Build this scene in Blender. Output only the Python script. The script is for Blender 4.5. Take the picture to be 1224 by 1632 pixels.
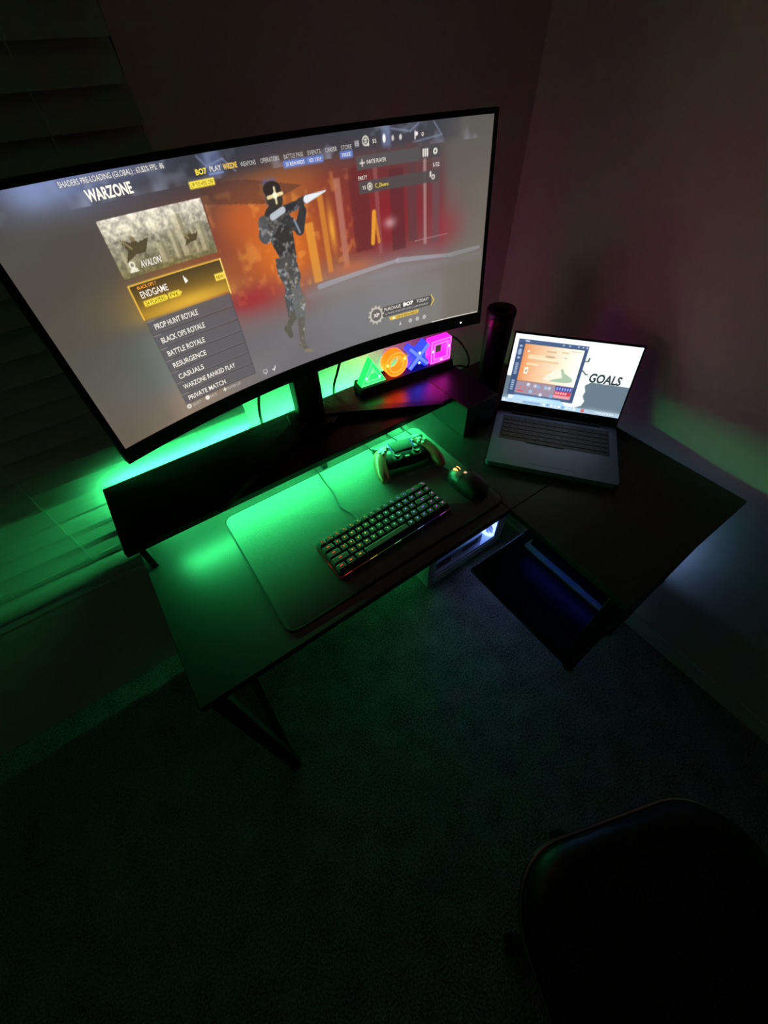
import bpy, bmesh, math, random
import numpy as np
from mathutils import Vector, Matrix

random.seed(7)
rng = np.random.default_rng(11)
for o in list(bpy.data.objects):
    bpy.data.objects.remove(o, do_unlink=True)
scene = bpy.context.scene
COL = scene.collection
PI = math.pi

# ---------------------------------------------------------------- camera, world, exposure
EYE = 1.51                                   # phone held at standing chest height above the carpet
F_PX = 645.2
cam_data = bpy.data.cameras.new('camera')
cam_data.sensor_fit = 'HORIZONTAL'
cam_data.sensor_width = 36.0
cam_data.lens = F_PX / 1224 * 36.0
cam_data.clip_start = 0.02
cam = bpy.data.objects.new('camera', cam_data)
COL.objects.link(cam)
WC = np.array([[0.81708009, -0.5756581, -0.03158935],
               [-0.45893291, -0.6162831, -0.63998103],
               [0.34894228, 0.53741315, -0.7677411]])
u_, _, v_ = np.linalg.svd(WC)
WC = u_ @ v_
CW = WC.T @ np.diag([1, -1, -1])
cam.matrix_world = Matrix([[*CW[0], 0], [*CW[1], 0], [*CW[2], EYE], [0, 0, 0, 1]])
scene.camera = cam

world = bpy.data.worlds.new('night')
scene.world = world
world.use_nodes = True
world.node_tree.nodes['Background'].inputs[0].default_value = (0.25, 0.3, 0.45, 1)
world.node_tree.nodes['Background'].inputs[1].default_value = 0.002
vs = scene.view_settings
vs.view_transform = 'Standard'
vs.look = 'None'
vs.exposure = 0.0
vs.gamma = 1.0
vs.use_curve_mapping = False
scene.cycles.use_denoising = True
scene.cycles.max_bounces = 6
scene.cycles.diffuse_bounces = 4
scene.cycles.adaptive_threshold = 0.04
scene.cycles.sample_clamp_indirect = 4.0

# light levels of the things that glow in the room
MONITOR_LEVEL = 1.38
LAPTOP_LEVEL = 1.25
STRIP_LEVEL = 140.0
ICON_LEVEL = 1.7
PC_LEVEL = 20.0

# ---------------------------------------------------------------- materials
def lin(c):
    c = np.asarray(c, float) / 255.0
    return np.where(c <= 0.04045, c / 12.92, ((c + 0.055) / 1.055) ** 2.4)

MATS = {}
def mat(name, rgb=(128, 128, 128), rough=0.6, metal=0.0, spec=0.5, emit=None, level=1.0, alpha=None):
    m = bpy.data.materials.new(name)
    m.use_nodes = True
    b = m.node_tree.nodes['Principled BSDF']
    b.inputs['Base Color'].default_value = (*lin(rgb), 1)
    b.inputs['Roughness'].default_value = rough
    b.inputs['Metallic'].default_value = metal
    b.inputs['Specular IOR Level'].default_value = spec
    if emit is not None:
        b.inputs['Emission Color'].default_value = (*lin(emit), 1)
        b.inputs['Emission Strength'].default_value = level
    if alpha is not None:
        b.inputs['Alpha'].default_value = alpha
    MATS[name] = m
    return m

def nodes(m):
    return m.node_tree.nodes, m.node_tree.links, m.node_tree.nodes['Principled BSDF']

def noisy(m, rgb_a, rgb_b, scale, bump=0.0, detail=4.0, dist=0.002, stretch=(1, 1, 1)):
    N, L, b = nodes(m)
    tc = N.new('ShaderNodeTexCoord'); mp = N.new('ShaderNodeMapping')
    mp.inputs['Scale'].default_value = stretch
    L.new(tc.outputs['Object'], mp.inputs['Vector'])
    nz = N.new('ShaderNodeTexNoise'); nz.inputs['Scale'].default_value = scale; nz.inputs['Detail'].default_value = detail
    L.new(mp.outputs['Vector'], nz.inputs['Vector'])
    cr = N.new('ShaderNodeValToRGB')
    cr.color_ramp.elements[0].color = (*lin(rgb_a), 1); cr.color_ramp.elements[0].position = 0.35
    cr.color_ramp.elements[1].color = (*lin(rgb_b), 1); cr.color_ramp.elements[1].position = 0.65
    L.new(nz.outputs['Fac'], cr.inputs['Fac']); L.new(cr.outputs['Color'], b.inputs['Base Color'])
    if bump:
        bp = N.new('ShaderNodeBump'); bp.inputs['Strength'].default_value = bump; bp.inputs['Distance'].default_value = dist
        L.new(nz.outputs['Fac'], bp.inputs['Height']); L.new(bp.outputs['Normal'], b.inputs['Normal'])
    return m

noisy(mat('wall_paint', (240, 216, 209), 0.8, spec=0.2), (238, 214, 207), (243, 219, 212), 40, 0.15, dist=0.0006)
noisy(mat('ceiling_paint', (215, 213, 210), 0.9), (212, 210, 207), (218, 216, 213), 60, 0.2)
noisy(mat('trim_paint', (225, 224, 220), 0.45), (222, 221, 217), (228, 227, 223), 20, 0.05)
noisy(mat('blind_white', (226, 226, 220), 0.45), (222, 222, 216), (230, 230, 225), 9, 0.08, stretch=(1, 1, 18))
# carpet: fine fibre relief on top of slow tone drift
cm = mat('carpet', (120, 122, 125), 1.0, spec=0.05)
N, L, b = nodes(cm)
tc = N.new('ShaderNodeTexCoord')
n1 = N.new('ShaderNodeTexNoise'); n1.inputs['Scale'].default_value = 190; n1.inputs['Detail'].default_value = 3
n2 = N.new('ShaderNodeTexNoise'); n2.inputs['Scale'].default_value = 12; n2.inputs['Detail'].default_value = 5
mx = N.new('ShaderNodeMath'); mx.operation = 'MULTIPLY_ADD'; mx.inputs[1].default_value = 0.35
cr = N.new('ShaderNodeValToRGB')
cr.color_ramp.elements[0].position = 0.42; cr.color_ramp.elements[0].color = (*lin((40, 42, 45)), 1)
cr.color_ramp.elements[1].position = 0.92; cr.color_ramp.elements[1].color = (*lin((184, 184, 186)), 1)
L.new(tc.outputs['Object'], n1.inputs['Vector']); L.new(tc.outputs['Object'], n2.inputs['Vector'])
L.new(n2.outputs['Fac'], mx.inputs[0]); L.new(n1.outputs['Fac'], mx.inputs[2])
L.new(mx.outputs[0], cr.inputs['Fac']); L.new(cr.outputs['Color'], b.inputs['Base Color'])
bp = N.new('ShaderNodeBump'); bp.inputs['Strength'].default_value = 0.9; bp.inputs['Distance'].default_value = 0.006
L.new(n1.outputs['Fac'], bp.inputs['Height']); L.new(bp.outputs['Normal'], b.inputs['Normal'])

# carbon-fibre pattern laminate of the desk: fine crossed diagonal ribs
def carbon(name, base, rough, k=0.5):
    m = mat(name, base, rough, spec=0.5)
    N, L, b = nodes(m)
    tc = N.new('ShaderNodeTexCoord')
    w1 = N.new('ShaderNodeTexWave'); w1.bands_direction = 'DIAGONAL'; w1.inputs['Scale'].default_value = 110
    mp = N.new('ShaderNodeMapping'); mp.inputs['Rotation'].default_value = (0, 0, PI * 0.42)
    w2 = N.new('ShaderNodeTexWave'); w2.bands_direction = 'X'; w2.inputs['Scale'].default_value = 150
    mu = N.new('ShaderNodeMath'); mu.operation = 'MULTIPLY'
    L.new(tc.outputs['Object'], mp.inputs['Vector']); L.new(mp.outputs['Vector'], w1.inputs['Vector'])
    L.new(tc.outputs['Object'], w2.inputs['Vector'])
    L.new(w1.outputs['Fac'], mu.inputs[0]); L.new(w2.outputs['Fac'], mu.inputs[1])
    cr = N.new('ShaderNodeValToRGB')
    cr.color_ramp.elements[0].color = (*lin(base), 1)
    cr.color_ramp.elements[1].color = (*lin([min(255, c * (1 + k)) for c in base]), 1)
    L.new(mu.outputs[0], cr.inputs['Fac']); L.new(cr.outputs['Color'], b.inputs['Base Color'])
    bp = N.new('ShaderNodeBump'); bp.inputs['Strength'].default_value = 0.12; bp.inputs['Distance'].default_value = 0.0006
    L.new(mu.outputs[0], bp.inputs['Height']); L.new(bp.outputs['Normal'], b.inputs['Normal'])
    return m
carbon('desk_carbon', (31, 29, 29), 0.42, 0.9)
carbon('riser_laminate', (32, 29, 28), 0.30, 0.25)
noisy(mat('desk_steel', (16, 16, 17), 0.5), (13, 13, 14), (19, 19, 20), 30)
noisy(mat('mat_fabric', (104, 107, 106), 0.9, spec=0.1), (100, 103, 102), (109, 112, 111), 400, 0.25, dist=0.0004)
mat('mat_edge', (40, 42, 42), 0.9)
mat('bezel', (10, 10, 11), 0.45)
mat('plastic_black', (14, 14, 15), 0.38)
mat('plastic_matte', (20, 20, 22), 0.65)
mat('key_cap', (84, 86, 86), 0.45)
mat('key_plate', (16, 16, 17), 0.3)
mat('rubber', (12, 12, 12), 0.9)
mat('cable', (13, 13, 13), 0.55)
mat('cable_grey', (34, 36, 35), 0.5)
mat('laptop_metal', (108, 119, 150), 0.45, metal=0.35)
mat('laptop_key', (40, 44, 56), 0.55)
mat('shell_white', (225, 225, 228), 0.38)
mat('grip_copper', (158, 100, 78), 0.32, metal=0.25)
mat('case_white', (205, 210, 214), 0.35)
mat('case_dark', (22, 24, 27), 0.5)
mat('board_white', (215, 222, 226), 0.5)
mat('chrome', (150, 148, 148), 0.22, metal=1.0)
noisy(mat('seat_leather', (15, 14, 15), 0.42), (13, 12, 13), (17, 16, 17), 120, 0.3, dist=0.0008)
mat('tumbler_coat', (18, 16, 24), 0.34)
mat('tumbler_band', (92, 62, 60), 0.25, metal=0.6)
mat('glass_pane', (10, 12, 16), 0.03, spec=0.6)
g = mat('glass_side', (235, 240, 245), 0.02)
nodes(g)[2].inputs['Transmission Weight'].default_value = 1.0
nodes(g)[2].inputs['IOR'].default_value = 1.05
mat('led_green', (60, 200, 120), 0.5, emit=(62, 255, 136), level=STRIP_LEVEL)
mat('led_white', (240, 240, 240), 0.4, emit=(255, 250, 245), level=4.0)

def vcol(name, level=1.0, rough=0.35):
    m = mat(name, (6, 6, 7), rough, spec=0.3)
    N, L, b = nodes(m)
    a = N.new('ShaderNodeVertexColor'); a.layer_name = 'Col'
    L.new(a.outputs['Color'], b.inputs['Emission Color'])
    b.inputs['Emission Strength'].default_value = level
    return m
vcol('screen_picture', MONITOR_LEVEL)
vcol('laptop_picture', LAPTOP_LEVEL)
vcol('glow_rgb', 1.0)
EMITS = {}
def glow(rgb, level=1.0):
    k = (tuple(rgb), level)
    if k not in EMITS:
        EMITS[k] = mat('glow_%d_%d_%d' % tuple(rgb), (8, 8, 8), 0.5, emit=rgb, level=level)
    return EMITS[k]

# ---------------------------------------------------------------- mesh helpers
def tag(o, label=None, cat=None, group=None, kind=None):
    if label: o['label'] = label
    if cat: o['category'] = cat
    if group: o['group'] = group
    if kind: o['kind'] = kind
    return o

def empty(name, loc, rz=0.0):
    o = bpy.data.objects.new(name, None)
    COL.objects.link(o)
    o.location = loc
    o.rotation_euler = (0, 0, rz)
    o.empty_display_size = 0.05
    return o

class MB:
    def __init__(self):
        self.bm = bmesh.new()
    def box(self, x0, x1, y0, y1, z0, z1, bevel=0.0, seg=2, M=None):
        bm = bmesh.new()
        v = [bm.verts.new(p) for p in [(x0, y0, z0), (x1, y0, z0), (x1, y1, z0), (x0, y1, z0), (x0, y0, z1), (x1, y0, z1), (x1, y1, z1), (x0, y1, z1)]]
        for f in [(3, 2, 1, 0), (4, 5, 6, 7), (0, 1, 5, 4), (1, 2, 6, 5), (2, 3, 7, 6), (3, 0, 4, 7)]:
            bm.faces.new([v[i] for i in f])
        if bevel:
            bmesh.ops.bevel(bm, geom=bm.edges[:], offset=bevel, segments=seg, affect='EDGES', profile=0.5)
        return self._join(bm, M)
    def prism(self, pts, z0, z1, bevel=0.0, seg=2, M=None):
        bm = bmesh.new()
        n = len(pts)
        a = [bm.verts.new((p[0], p[1], z0)) for p in pts]
        c = [bm.verts.new((p[0], p[1], z1)) for p in pts]
        bm.faces.new(a[::-1]); bm.faces.new(c)
        for i in range(n):
            bm.faces.new([a[i], a[(i + 1) % n], c[(i + 1) % n], c[i]])
        if bevel:
            es = [e for e in bm.edges if abs(e.verts[0].co.z - e.verts[1].co.z) < 1e-9]
            bmesh.ops.bevel(bm, geom=es, offset=bevel, segments=seg, affect='EDGES', profile=0.5)
        return self._join(bm, M)
    def ring_prism(self, outer, inner, z0, z1, M=None):
        """hollow frame between two outlines with the same number of points"""
        bm = bmesh.new(); n = len(outer)
        O0 = [bm.verts.new((p[0], p[1], z0)) for p in outer]; O1 = [bm.verts.new((p[0], p[1], z1)) for p in outer]
        I0 = [bm.verts.new((p[0], p[1], z0)) for p in inner]; I1 = [bm.verts.new((p[0], p[1], z1)) for p in inner]
        for i in range(n):
            j = (i + 1) % n
            bm.faces.new([O0[i], O0[j], O1[j], O1[i]]); bm.faces.new([I0[j], I0[i], I1[i], I1[j]])
            bm.faces.new([O1[i], O1[j], I1[j], I1[i]]); bm.faces.new([O0[j], O0[i], I0[i], I0[j]])
        return self._join(bm, M)
    def lathe(self, prof, n=32, M=None):
        bm = bmesh.new(); rings = []
        for r, z in prof:
            rings.append([bm.verts.new((r * math.cos(2 * PI * k / n), r * math.sin(2 * PI * k / n), z)) for k in range(n)])
        for a, c in zip(rings[:-1], rings[1:]):
            for k in range(n):
                bm.faces.new([a[k], a[(k + 1) % n], c[(k + 1) % n], c[k]])
        bm.faces.new(rings[0][::-1]); bm.faces.new(rings[-1])
        return self._join(bm, M)
    def tube(self, pts, r, n=8, closed=False):
        pts = [Vector(p) for p in pts]
        rr = r if hasattr(r, '__len__') else [r] * len(pts)
        bm = bmesh.new(); rings = []; up = None; m = len(pts)
        for i, p in enumerate(pts):
            t = (pts[(i + 1) % m] - pts[i - 1]) if closed else (pts[min(i + 1, m - 1)] - pts[max(i - 1, 0)])
            t.normalize()
            if up is None:
                up = Vector((0, 0, 1)) if abs(t.z) < 0.9 else Vector((1, 0, 0))
            s = t.cross(up).normalized(); up = s.cross(t).normalized()
            rings.append([bm.verts.new(p + rr[i] * (math.cos(2 * PI * k / n) * s + math.sin(2 * PI * k / n) * up)) for k in range(n)])
        pairs = list(zip(rings[:-1], rings[1:])) + ([(rings[-1], rings[0])] if closed else [])
        for a, c in pairs:
            for k in range(n):
                bm.faces.new([a[k], a[(k + 1) % n], c[(k + 1) % n], c[k]])
        if not closed:
            bm.faces.new(rings[0][::-1]); bm.faces.new(rings[-1])
        return self._join(bm)
    def loft(self, sections):
        """closed rings of equal length, capped"""
        bm = bmesh.new()
        R = [[bm.verts.new(p) for p in s] for s in sections]; n = len(R[0])
        for a, c in zip(R[:-1], R[1:]):
            for k in range(n):
                bm.faces.new([a[k], a[(k + 1) % n], c[(k + 1) % n], c[k]])
        bm.faces.new(R[0][::-1]); bm.faces.new(R[-1])
        return self._join(bm)
    def _join(self, bm, M=None):
        if M is not None:
            bmesh.ops.transform(bm, matrix=M, verts=bm.verts)
        bmesh.ops.recalc_face_normals(bm, faces=bm.faces)
        me = bpy.data.meshes.new('tmp'); bm.to_mesh(me); bm.free()
        self.bm.from_mesh(me); bpy.data.meshes.remove(me)
        return self
    def build(self, name, m, parent=None, smooth=False, loc=None):
        me = bpy.data.meshes.new(name)
        self.bm.to_mesh(me); self.bm.free()
        me.materials.append(MATS[m] if isinstance(m, str) else m)
        if smooth:
            for p in me.polygons: p.use_smooth = len(p.vertices) <= 4
            try: me.set_sharp_from_angle(angle=math.radians(40))
            except Exception: pass
        o = bpy.data.objects.new(name, me)
        COL.objects.link(o)
        if parent is not None: o.parent = parent
        if loc is not None: o.location = loc
        return o

def link_copy(o, parent=None, loc=None):
    c = o.copy()
    COL.objects.link(c)
    if parent is not None: c.parent = parent
    if loc is not None: c.location = loc
    return c

def spline(pts, n=8):
    P = [Vector(p) for p in pts]
    P = [2 * P[0] - P[1]] + P + [2 * P[-1] - P[-2]]
    out = []
    for i in range(1, len(P) - 2):
        for k in range(n):
            t = k / n
            a, b_, c, d = P[i - 1], P[i], P[i + 1], P[i + 2]
            out.append(0.5 * ((2 * b_) + (c - a) * t + (2 * a - 5 * b_ + 4 * c - d) * t * t + (3 * b_ - a - 3 * c + d) * t ** 3))
    out.append(P[-2])
    return out

def ellipse(cx, cy, rx, ry, n=32, a0=0.0):
    return [(cx + rx * math.cos(2 * PI * k / n + a0), cy + ry * math.sin(2 * PI * k / n + a0)) for k in range(n)]

def rrect(x0, x1, y0, y1, r, n=5):
    out = []
    for cx, cy, a in ((x1 - r, y1 - r, 0), (x0 + r, y1 - r, PI / 2), (x0 + r, y0 + r, PI), (x1 - r, y0 + r, 1.5 * PI)):
        for k in range(n + 1):
            t = a + k / n * PI / 2
            out.append((cx + r * math.cos(t), cy + r * math.sin(t)))
    return out

# text is gathered first and turned into meshes in one go at the end
TEXTS = []
def text(parent, name, body, fn, x0, x1, y0, h, m, align='L', bold=0.0, slant=0.0):
    """body fills x0..x1 and stands h high on the surface fn(x, y)"""
    TEXTS.append((parent, name, body, fn, x0, x1, y0, h, m, bold, slant))

def flush_text():
    made = []
    for t in TEXTS:
        c = bpy.data.curves.new('text_source', 'FONT')
        c.body = t[2]; c.size = 1.0; c.offset = t[9]; c.resolution_u = 3; c.shear = t[10]
        o = bpy.data.objects.new('text_source', c)
        COL.objects.link(o); made.append(o)
    bpy.context.view_layer.update()
    dg = bpy.context.evaluated_depsgraph_get()
    for t, o in zip(TEXTS, made):
        parent, name, body, fn, x0, x1, y0, h, m, bold, slant = t
        me = bpy.data.meshes.new_from_object(o.evaluated_get(dg))
        co = np.array([v.co[:2] for v in me.vertices])
        if len(co):
            mn = co[:, 0].min(); mxx = co[:, 0].max(); lo = min(0.0, co[:, 1].min() if len(body) == 1 else 0.0)
            sx = (x1 - x0) / max(1e-6, mxx - mn); sy = h / 0.73
            for v, c2 in zip(me.vertices, co):
                v.co = fn(x0 + (c2[0] - mn) * sx, y0 + c2[1] * sy)
            me.materials.clear(); me.materials.append(MATS[m] if isinstance(m, str) else m)
            me.name = name
            n = bpy.data.objects.new(name, me); COL.objects.link(n); n.parent = parent
    for o in made:
        c = o.data
        bpy.data.objects.remove(o, do_unlink=True); bpy.data.curves.remove(c)

# painting flat screen pictures into a fine grid of vertex colours
class Canvas:
    def __init__(self, x0, x1, y0, y1, nx, ny):
        self.x = np.linspace(x0, x1, nx); self.y = np.linspace(y0, y1, ny)
        self.X, self.Y = np.meshgrid(self.x, self.y)
        self.C = np.zeros((ny, nx, 3)); self.d = (x1 - x0) / nx
    def mixin(self, a, rgb):
        a = np.clip(a, 0, 1)[..., None]
        rgb = np.asarray(rgb, float)
        self.C = self.C * (1 - a) + rgb * a
    def field(self, xs, ys, rows):
        rows = np.asarray(rows, float)
        fx = np.interp(self.x, xs, np.arange(len(xs))); fy = np.interp(self.y, ys, np.arange(len(ys)))
        def sm(f, n):
            i = np.clip(f.astype(int), 0, n - 2); t = f - i
            return i, t * t * (3 - 2 * t) * 0.5 + t * 0.5
        ix, tx = sm(fx, len(xs)); iy, ty = sm(fy, len(ys))
        A = rows[iy][:, ix]; B = rows[iy][:, ix + 1]; Cc = rows[iy + 1][:, ix]; D = rows[iy + 1][:, ix + 1]
        tx = tx[None, :, None]; ty = ty[:, None, None]
        self.C = (A * (1 - tx) + B * tx) * (1 - ty) + (Cc * (1 - tx) + D * tx) * ty
    def rect(self, x0, x1, y0, y1, rgb, a=1.0, soft=None, skew=0.0):
        s = soft or self.d
        Xs = self.X - skew * (self.Y - y0)
        m = np.clip((Xs - x0) / s + .5, 0, 1) * np.clip((x1 - Xs) / s + .5, 0, 1) * np.clip((self.Y - y0) / s + .5, 0, 1) * np.clip((y1 - self.Y) / s + .5, 0, 1)
        self.mixin(m * a, rgb)
    def blob(self, cx, cy, rx, ry, rgb, a=1.0, p=2.0):
        r = ((self.X - cx) / rx) ** 2 + ((self.Y - cy) / ry) ** 2
        self.mixin(np.exp(-r * p / 2) * a, rgb)
    def disc(self, cx, cy, r, rgb, a=1.0, ry=None, inner=0.0):
        ry = ry or r
        q = np.sqrt(((self.X - cx) / r) ** 2 + ((self.Y - cy) / ry) ** 2)
        s = self.d / min(r, ry)
        m = np.clip((1 - q) / s + .5, 0, 1)
        if inner: m = m * np.clip((q - inner) / s + .5, 0, 1)
        self.mixin(m * a, rgb)
    def line(self, pts, w, rgb, a=1.0, w1=None):
        for k, ((x0, y0), (x1, y1)) in enumerate(zip(pts[:-1], pts[1:])):
            dx, dy = x1 - x0, y1 - y0; L2 = dx * dx + dy * dy + 1e-12
            t = np.clip(((self.X - x0) * dx + (self.Y - y0) * dy) / L2, 0, 1)
            d = np.hypot(self.X - x0 - t * dx, self.Y - y0 - t * dy)
            ww = w + ((w1 if w1 is not None else w) - w) * t
            self.mixin(np.clip((ww - d) / self.d + .5, 0, 1) * a, rgb)
    def poly(self, pts, rgb, a=1.0):
        ins = np.zeros(self.X.shape, bool)
        n = len(pts)
        for i in range(n):
            x0, y0 = pts[i]; x1, y1 = pts[(i + 1) % n]
            c = ((y0 > self.Y) != (y1 > self.Y)) & (self.X < (x1 - x0) * (self.Y - y0) / (y1 - y0 + 1e-12) + x0)
            ins ^= c
        self.mixin(ins.astype(float) * a, rgb)
    def noise(self, cell, seed):
        r = np.random.default_rng(seed)
        nx = int((self.x[-1] - self.x[0]) / cell) + 3; ny = int((self.y[-1] - self.y[0]) / cell) + 3
        g_ = r.random((ny, nx))
        fx = (self.x - self.x[0]) / cell; fy = (self.y - self.y[0]) / cell
        ix = fx.astype(int); iy = fy.astype(int); tx = (fx - ix)[None]; ty = (fy - iy)[:, None]
        tx = tx * tx * (3 - 2 * tx); ty = ty * ty * (3 - 2 * ty)
        return (g_[iy][:, ix] * (1 - tx) + g_[iy][:, ix + 1] * tx) * (1 - ty) + (g_[iy + 1][:, ix] * (1 - tx) + g_[iy + 1][:, ix + 1] * tx) * ty
    def build(self, name, m, fn, parent):
        ny, nx = self.X.shape
        co = fn(self.X.ravel(), self.Y.ravel()).astype(np.float32)
        idx = np.arange(nx * ny).reshape(ny, nx)
        q = np.stack([idx[:-1, :-1], idx[:-1, 1:], idx[1:, 1:], idx[1:, :-1]], -1).reshape(-1, 4)
        me = bpy.data.meshes.new(name)
        me.vertices.add(nx * ny); me.vertices.foreach_set('co', co.ravel())
        me.loops.add(q.size); me.loops.foreach_set('vertex_index', q.ravel().astype(np.int32))
        me.polygons.add(len(q)); me.polygons.foreach_set('loop_start', (np.arange(len(q)) * 4).astype(np.int32))
        me.update(calc_edges=True)
        at = me.color_attributes.new('Col', 'FLOAT_COLOR', 'POINT')
        rgba = np.ones((nx * ny, 4), np.float32); rgba[:, :3] = lin(np.clip(self.C.reshape(-1, 3), 0, 255))
        at.data.foreach_set('color', rgba.ravel())
        me.materials.append(MATS[m])
        o = bpy.data.objects.new(name, me); COL.objects.link(o); o.parent = parent
        return o

# ---------------------------------------------------------------- the room
WX, WY = 1.125, 0.955           # inner faces of the right wall and the window wall
XL, YF, CEIL = -2.3, -2.4, 2.45
def struct(name, mb, m, **k):
    return tag(mb.build(name, m, **k), kind='structure')
tag(struct('floor', MB().box(XL, WX + .1, YF, WY + .1, -0.06, 0.0), 'carpet'), 'dark carpeted floor with short fuzzy pile')
struct('ceiling', MB().box(XL, WX + .1, YF, WY + .1, CEIL, CEIL + .08), 'ceiling_paint')
OX0, OX1, OZ0, OZ1 = -1.10, 0.195, 0.60, 1.98      # window opening
wb = MB()
wb.box(XL, WX + .1, WY, WY + .12, 0, OZ0).box(XL, WX + .1, WY, WY + .12, OZ1, CEIL)
wb.box(XL, OX0, WY, WY + .12, OZ0, OZ1).box(OX1, WX + .1, WY, WY + .12, OZ0, OZ1)
struct('wall_back', wb, 'wall_paint')
struct('wall_right', MB().box(WX, WX + .1, YF, WY, 0, CEIL), 'wall_paint')
struct('wall_left', MB().box(XL - .1, XL, YF, WY + .1, 0, CEIL), 'wall_paint')
struct('wall_front', MB().box(XL, WX + .1, YF - .1, YF, 0, CEIL), 'wall_paint')
def skirting(name, x0, x1, y0, y1):
    struct(name, MB().box(x0, x1, y0, y1, 0, 0.075, 0.004, 1), 'trim_paint')
skirting('baseboard_right', WX - .013, WX, YF, WY)

win = empty('window_1', (0, WY, OZ0)); tag(win, kind='structure')
fr = MB()
fr.box(OX0, OX1, .06, .10, 0, .05).box(OX0, OX1, .06, .10, OZ1 - OZ0 - .05, OZ1 - OZ0)
for x in (OX0, (OX0 + OX1) / 2 - .02, OX1 - .05):
    fr.box(x, x + .05, .06, .10, .05, OZ1 - OZ0 - .05)
fr.build('window_frame', 'trim_paint', win)
for x0, x1 in ((OX0 + .05, (OX0 + OX1) / 2 - .02), ((OX0 + OX1) / 2 + .03, OX1 - .05)):
    MB().box(x0, x1, .075, .081, .05, OZ1 - OZ0 - .05).build('window_pane', 'glass_pane', win)
# sill board with a rounded nose and an apron below it
nose = [(WY + .06, .576), (WY - .018, .576)] + [(WY - .018 + .032 * math.cos(t), .608 + .032 * math.sin(t)) for t in np.linspace(1.5 * PI, .5 * PI, 11)] + [(WY + .06, .640)]
sm = MB().loft([[(x, y, z) for y, z in nose] for x in (OX0 - .04, OX1 + .04)])
sill = struct('trim_1', sm, 'trim_paint', smooth=True)
ap = MB().loft([[(x, y, z) for y, z in [(WY, .525), (WY - .010, .525), (WY - .018, .535), (WY - .018, .576), (WY, .576)]] for x in (OX0 - .03, OX1 + .03)])
ap.build('apron', 'trim_paint', sill)

# horizontal blind of wide slats, closed
blind = empty('window_blind', (0, WY - .025, .64))
tag(blind, 'white horizontal window blind with closed slats, glowing green near the sill', 'blind')
SLX0, SLX1, PITCH = OX0 - .02, OX1 - .004, 0.0448
sec = []
for k in range(9):                                     # slightly bowed slat, lower edge towards the room
    t = k / 8 - .5
    sec.append((0.012 * t * -2 * -1 * -1 + 0.0025 * (1 - 4 * t * t), t * 0.0500))
sec = [(-y, z) for y, z in sec]
prof = [(y - .0011, z) for y, z in sec] + [(y + .0011, z) for y, z in sec[::-1]]
slat0 = MB().loft([[(x, y + .006, z) for y, z in prof] for x in (SLX0, SLX1)]).build('slat', 'blind_white', blind, smooth=True)
slat0.location = (0, 0, .092)
for k in range(-1, 28):
    if k == 0: continue
    s = link_copy(slat0, blind, (random.uniform(-.003, .003), 0, .092 + PITCH * k))
    s.rotation_euler = (random.uniform(-.012, .03), 0, random.uniform(-.0008, .0008))
MB().box(SLX0, SLX1, -.010, .016, .002, .022, .004).build('bottom_rail', 'blind_white', blind)
MB().box(SLX0, SLX1 + .01, -.020, .03, 1.335, 1.39, .003).build('head_rail', 'blind_white', blind)
for x in (-.985, -.305, .06):
    pts = []
    for k in range(28):
        z = .092 - PITCH + PITCH * k
        pts += [(x + .002 * (k % 2), -.012, z - .021), (x + .0005, -.004, z + .020)]
    MB().tube([(x, -.012, .005)] + pts, .0011, 5).build('ladder_cord', 'blind_white', blind)

# ---------------------------------------------------------------- desk
DZ = 0.76
DX0, DX1, DXI = -0.175, 1.055, 0.588        # left end, wing outer edge, wing inner edge
DY0, DYB, DYE = 0.350, 0.884, 0.035         # front edge, back edge, wing end
desk = empty('corner_desk', (DX0, DY0, 0))
def D(mb): return mb
def at(dx, dy, dz=0): return Matrix.Translation((dx - DX0, dy - DY0, dz))
tag(desk, 'black L-shaped corner desk with fine carbon-fibre patterned top', 'desk')
def dbox(name, m, x0, x1, y0, y1, z0, z1, bev=.0015, parent=desk, label=None):
    o = MB().box(x0 - DX0, x1 - DX0, y0 - DY0, y1 - DY0, z0, z1, bev, 1).build(name, m, parent)
    if label: o['label'] = label
    return o
dbox('main_top', 'desk_carbon', DX0, DXI, DY0, DYB, DZ - .018, DZ)
dbox('corner_top', 'desk_carbon', DXI + .001, DX1, DY0, DYB, DZ - .018, DZ)
dbox('wing_top', 'desk_carbon', DXI + .001, DX1, DYE, DY0 - .001, DZ - .018, DZ)
T = .030
def leg_frame(x):
    dbox('leg', 'desk_steel', x, x + T, DY0 + .005, DY0 + .005 + T, .03, DZ - .018)
    dbox('leg', 'desk_steel', x, x + T, DYB - .035, DYB - .035 + T, .03, DZ - .018)
    dbox('foot_rail', 'desk_steel', x, x + T, DY0 - .005, DYB, .012, .03 + .012)
    for y in (DY0 + .02, DYB - .02):
        MB().lathe([(.016, 0), (.018, .004), (.015, .012)], 16, at(x + T / 2, y)).build('leveling_foot', 'rubber', desk, smooth=True)
leg_frame(DX0 + .012)
dbox('shelf_post', 'desk_steel', DXI + .012, DXI + .012 + T, DYE + .008, DYE + .008 + T, .390, DZ - .018)
for x, y in ((DX1 - .04, DYE + .008), (DX1 - .04, DY0 + .06), (DX1 - .04, DYB - .035)):
    dbox('leg', 'desk_steel', x, x + T, y, y + T, .012, DZ - .018)
    MB().lathe([(.016, 0), (.018, .004), (.015, .012)], 16, at(x + T / 2, y + T / 2)).build('leveling_foot', 'rubber', desk, smooth=True)
SHZ = .390
dbox('lower_shelf', 'riser_laminate', DXI + .008, DX1 - .006, DYE + .006, DY0 + .075, SHZ - .016, SHZ)
dbox('shelf_leg', 'desk_steel', .785, .785 + T, DYE + .010, DYE + .010 + T, .012, SHZ - .016)
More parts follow.
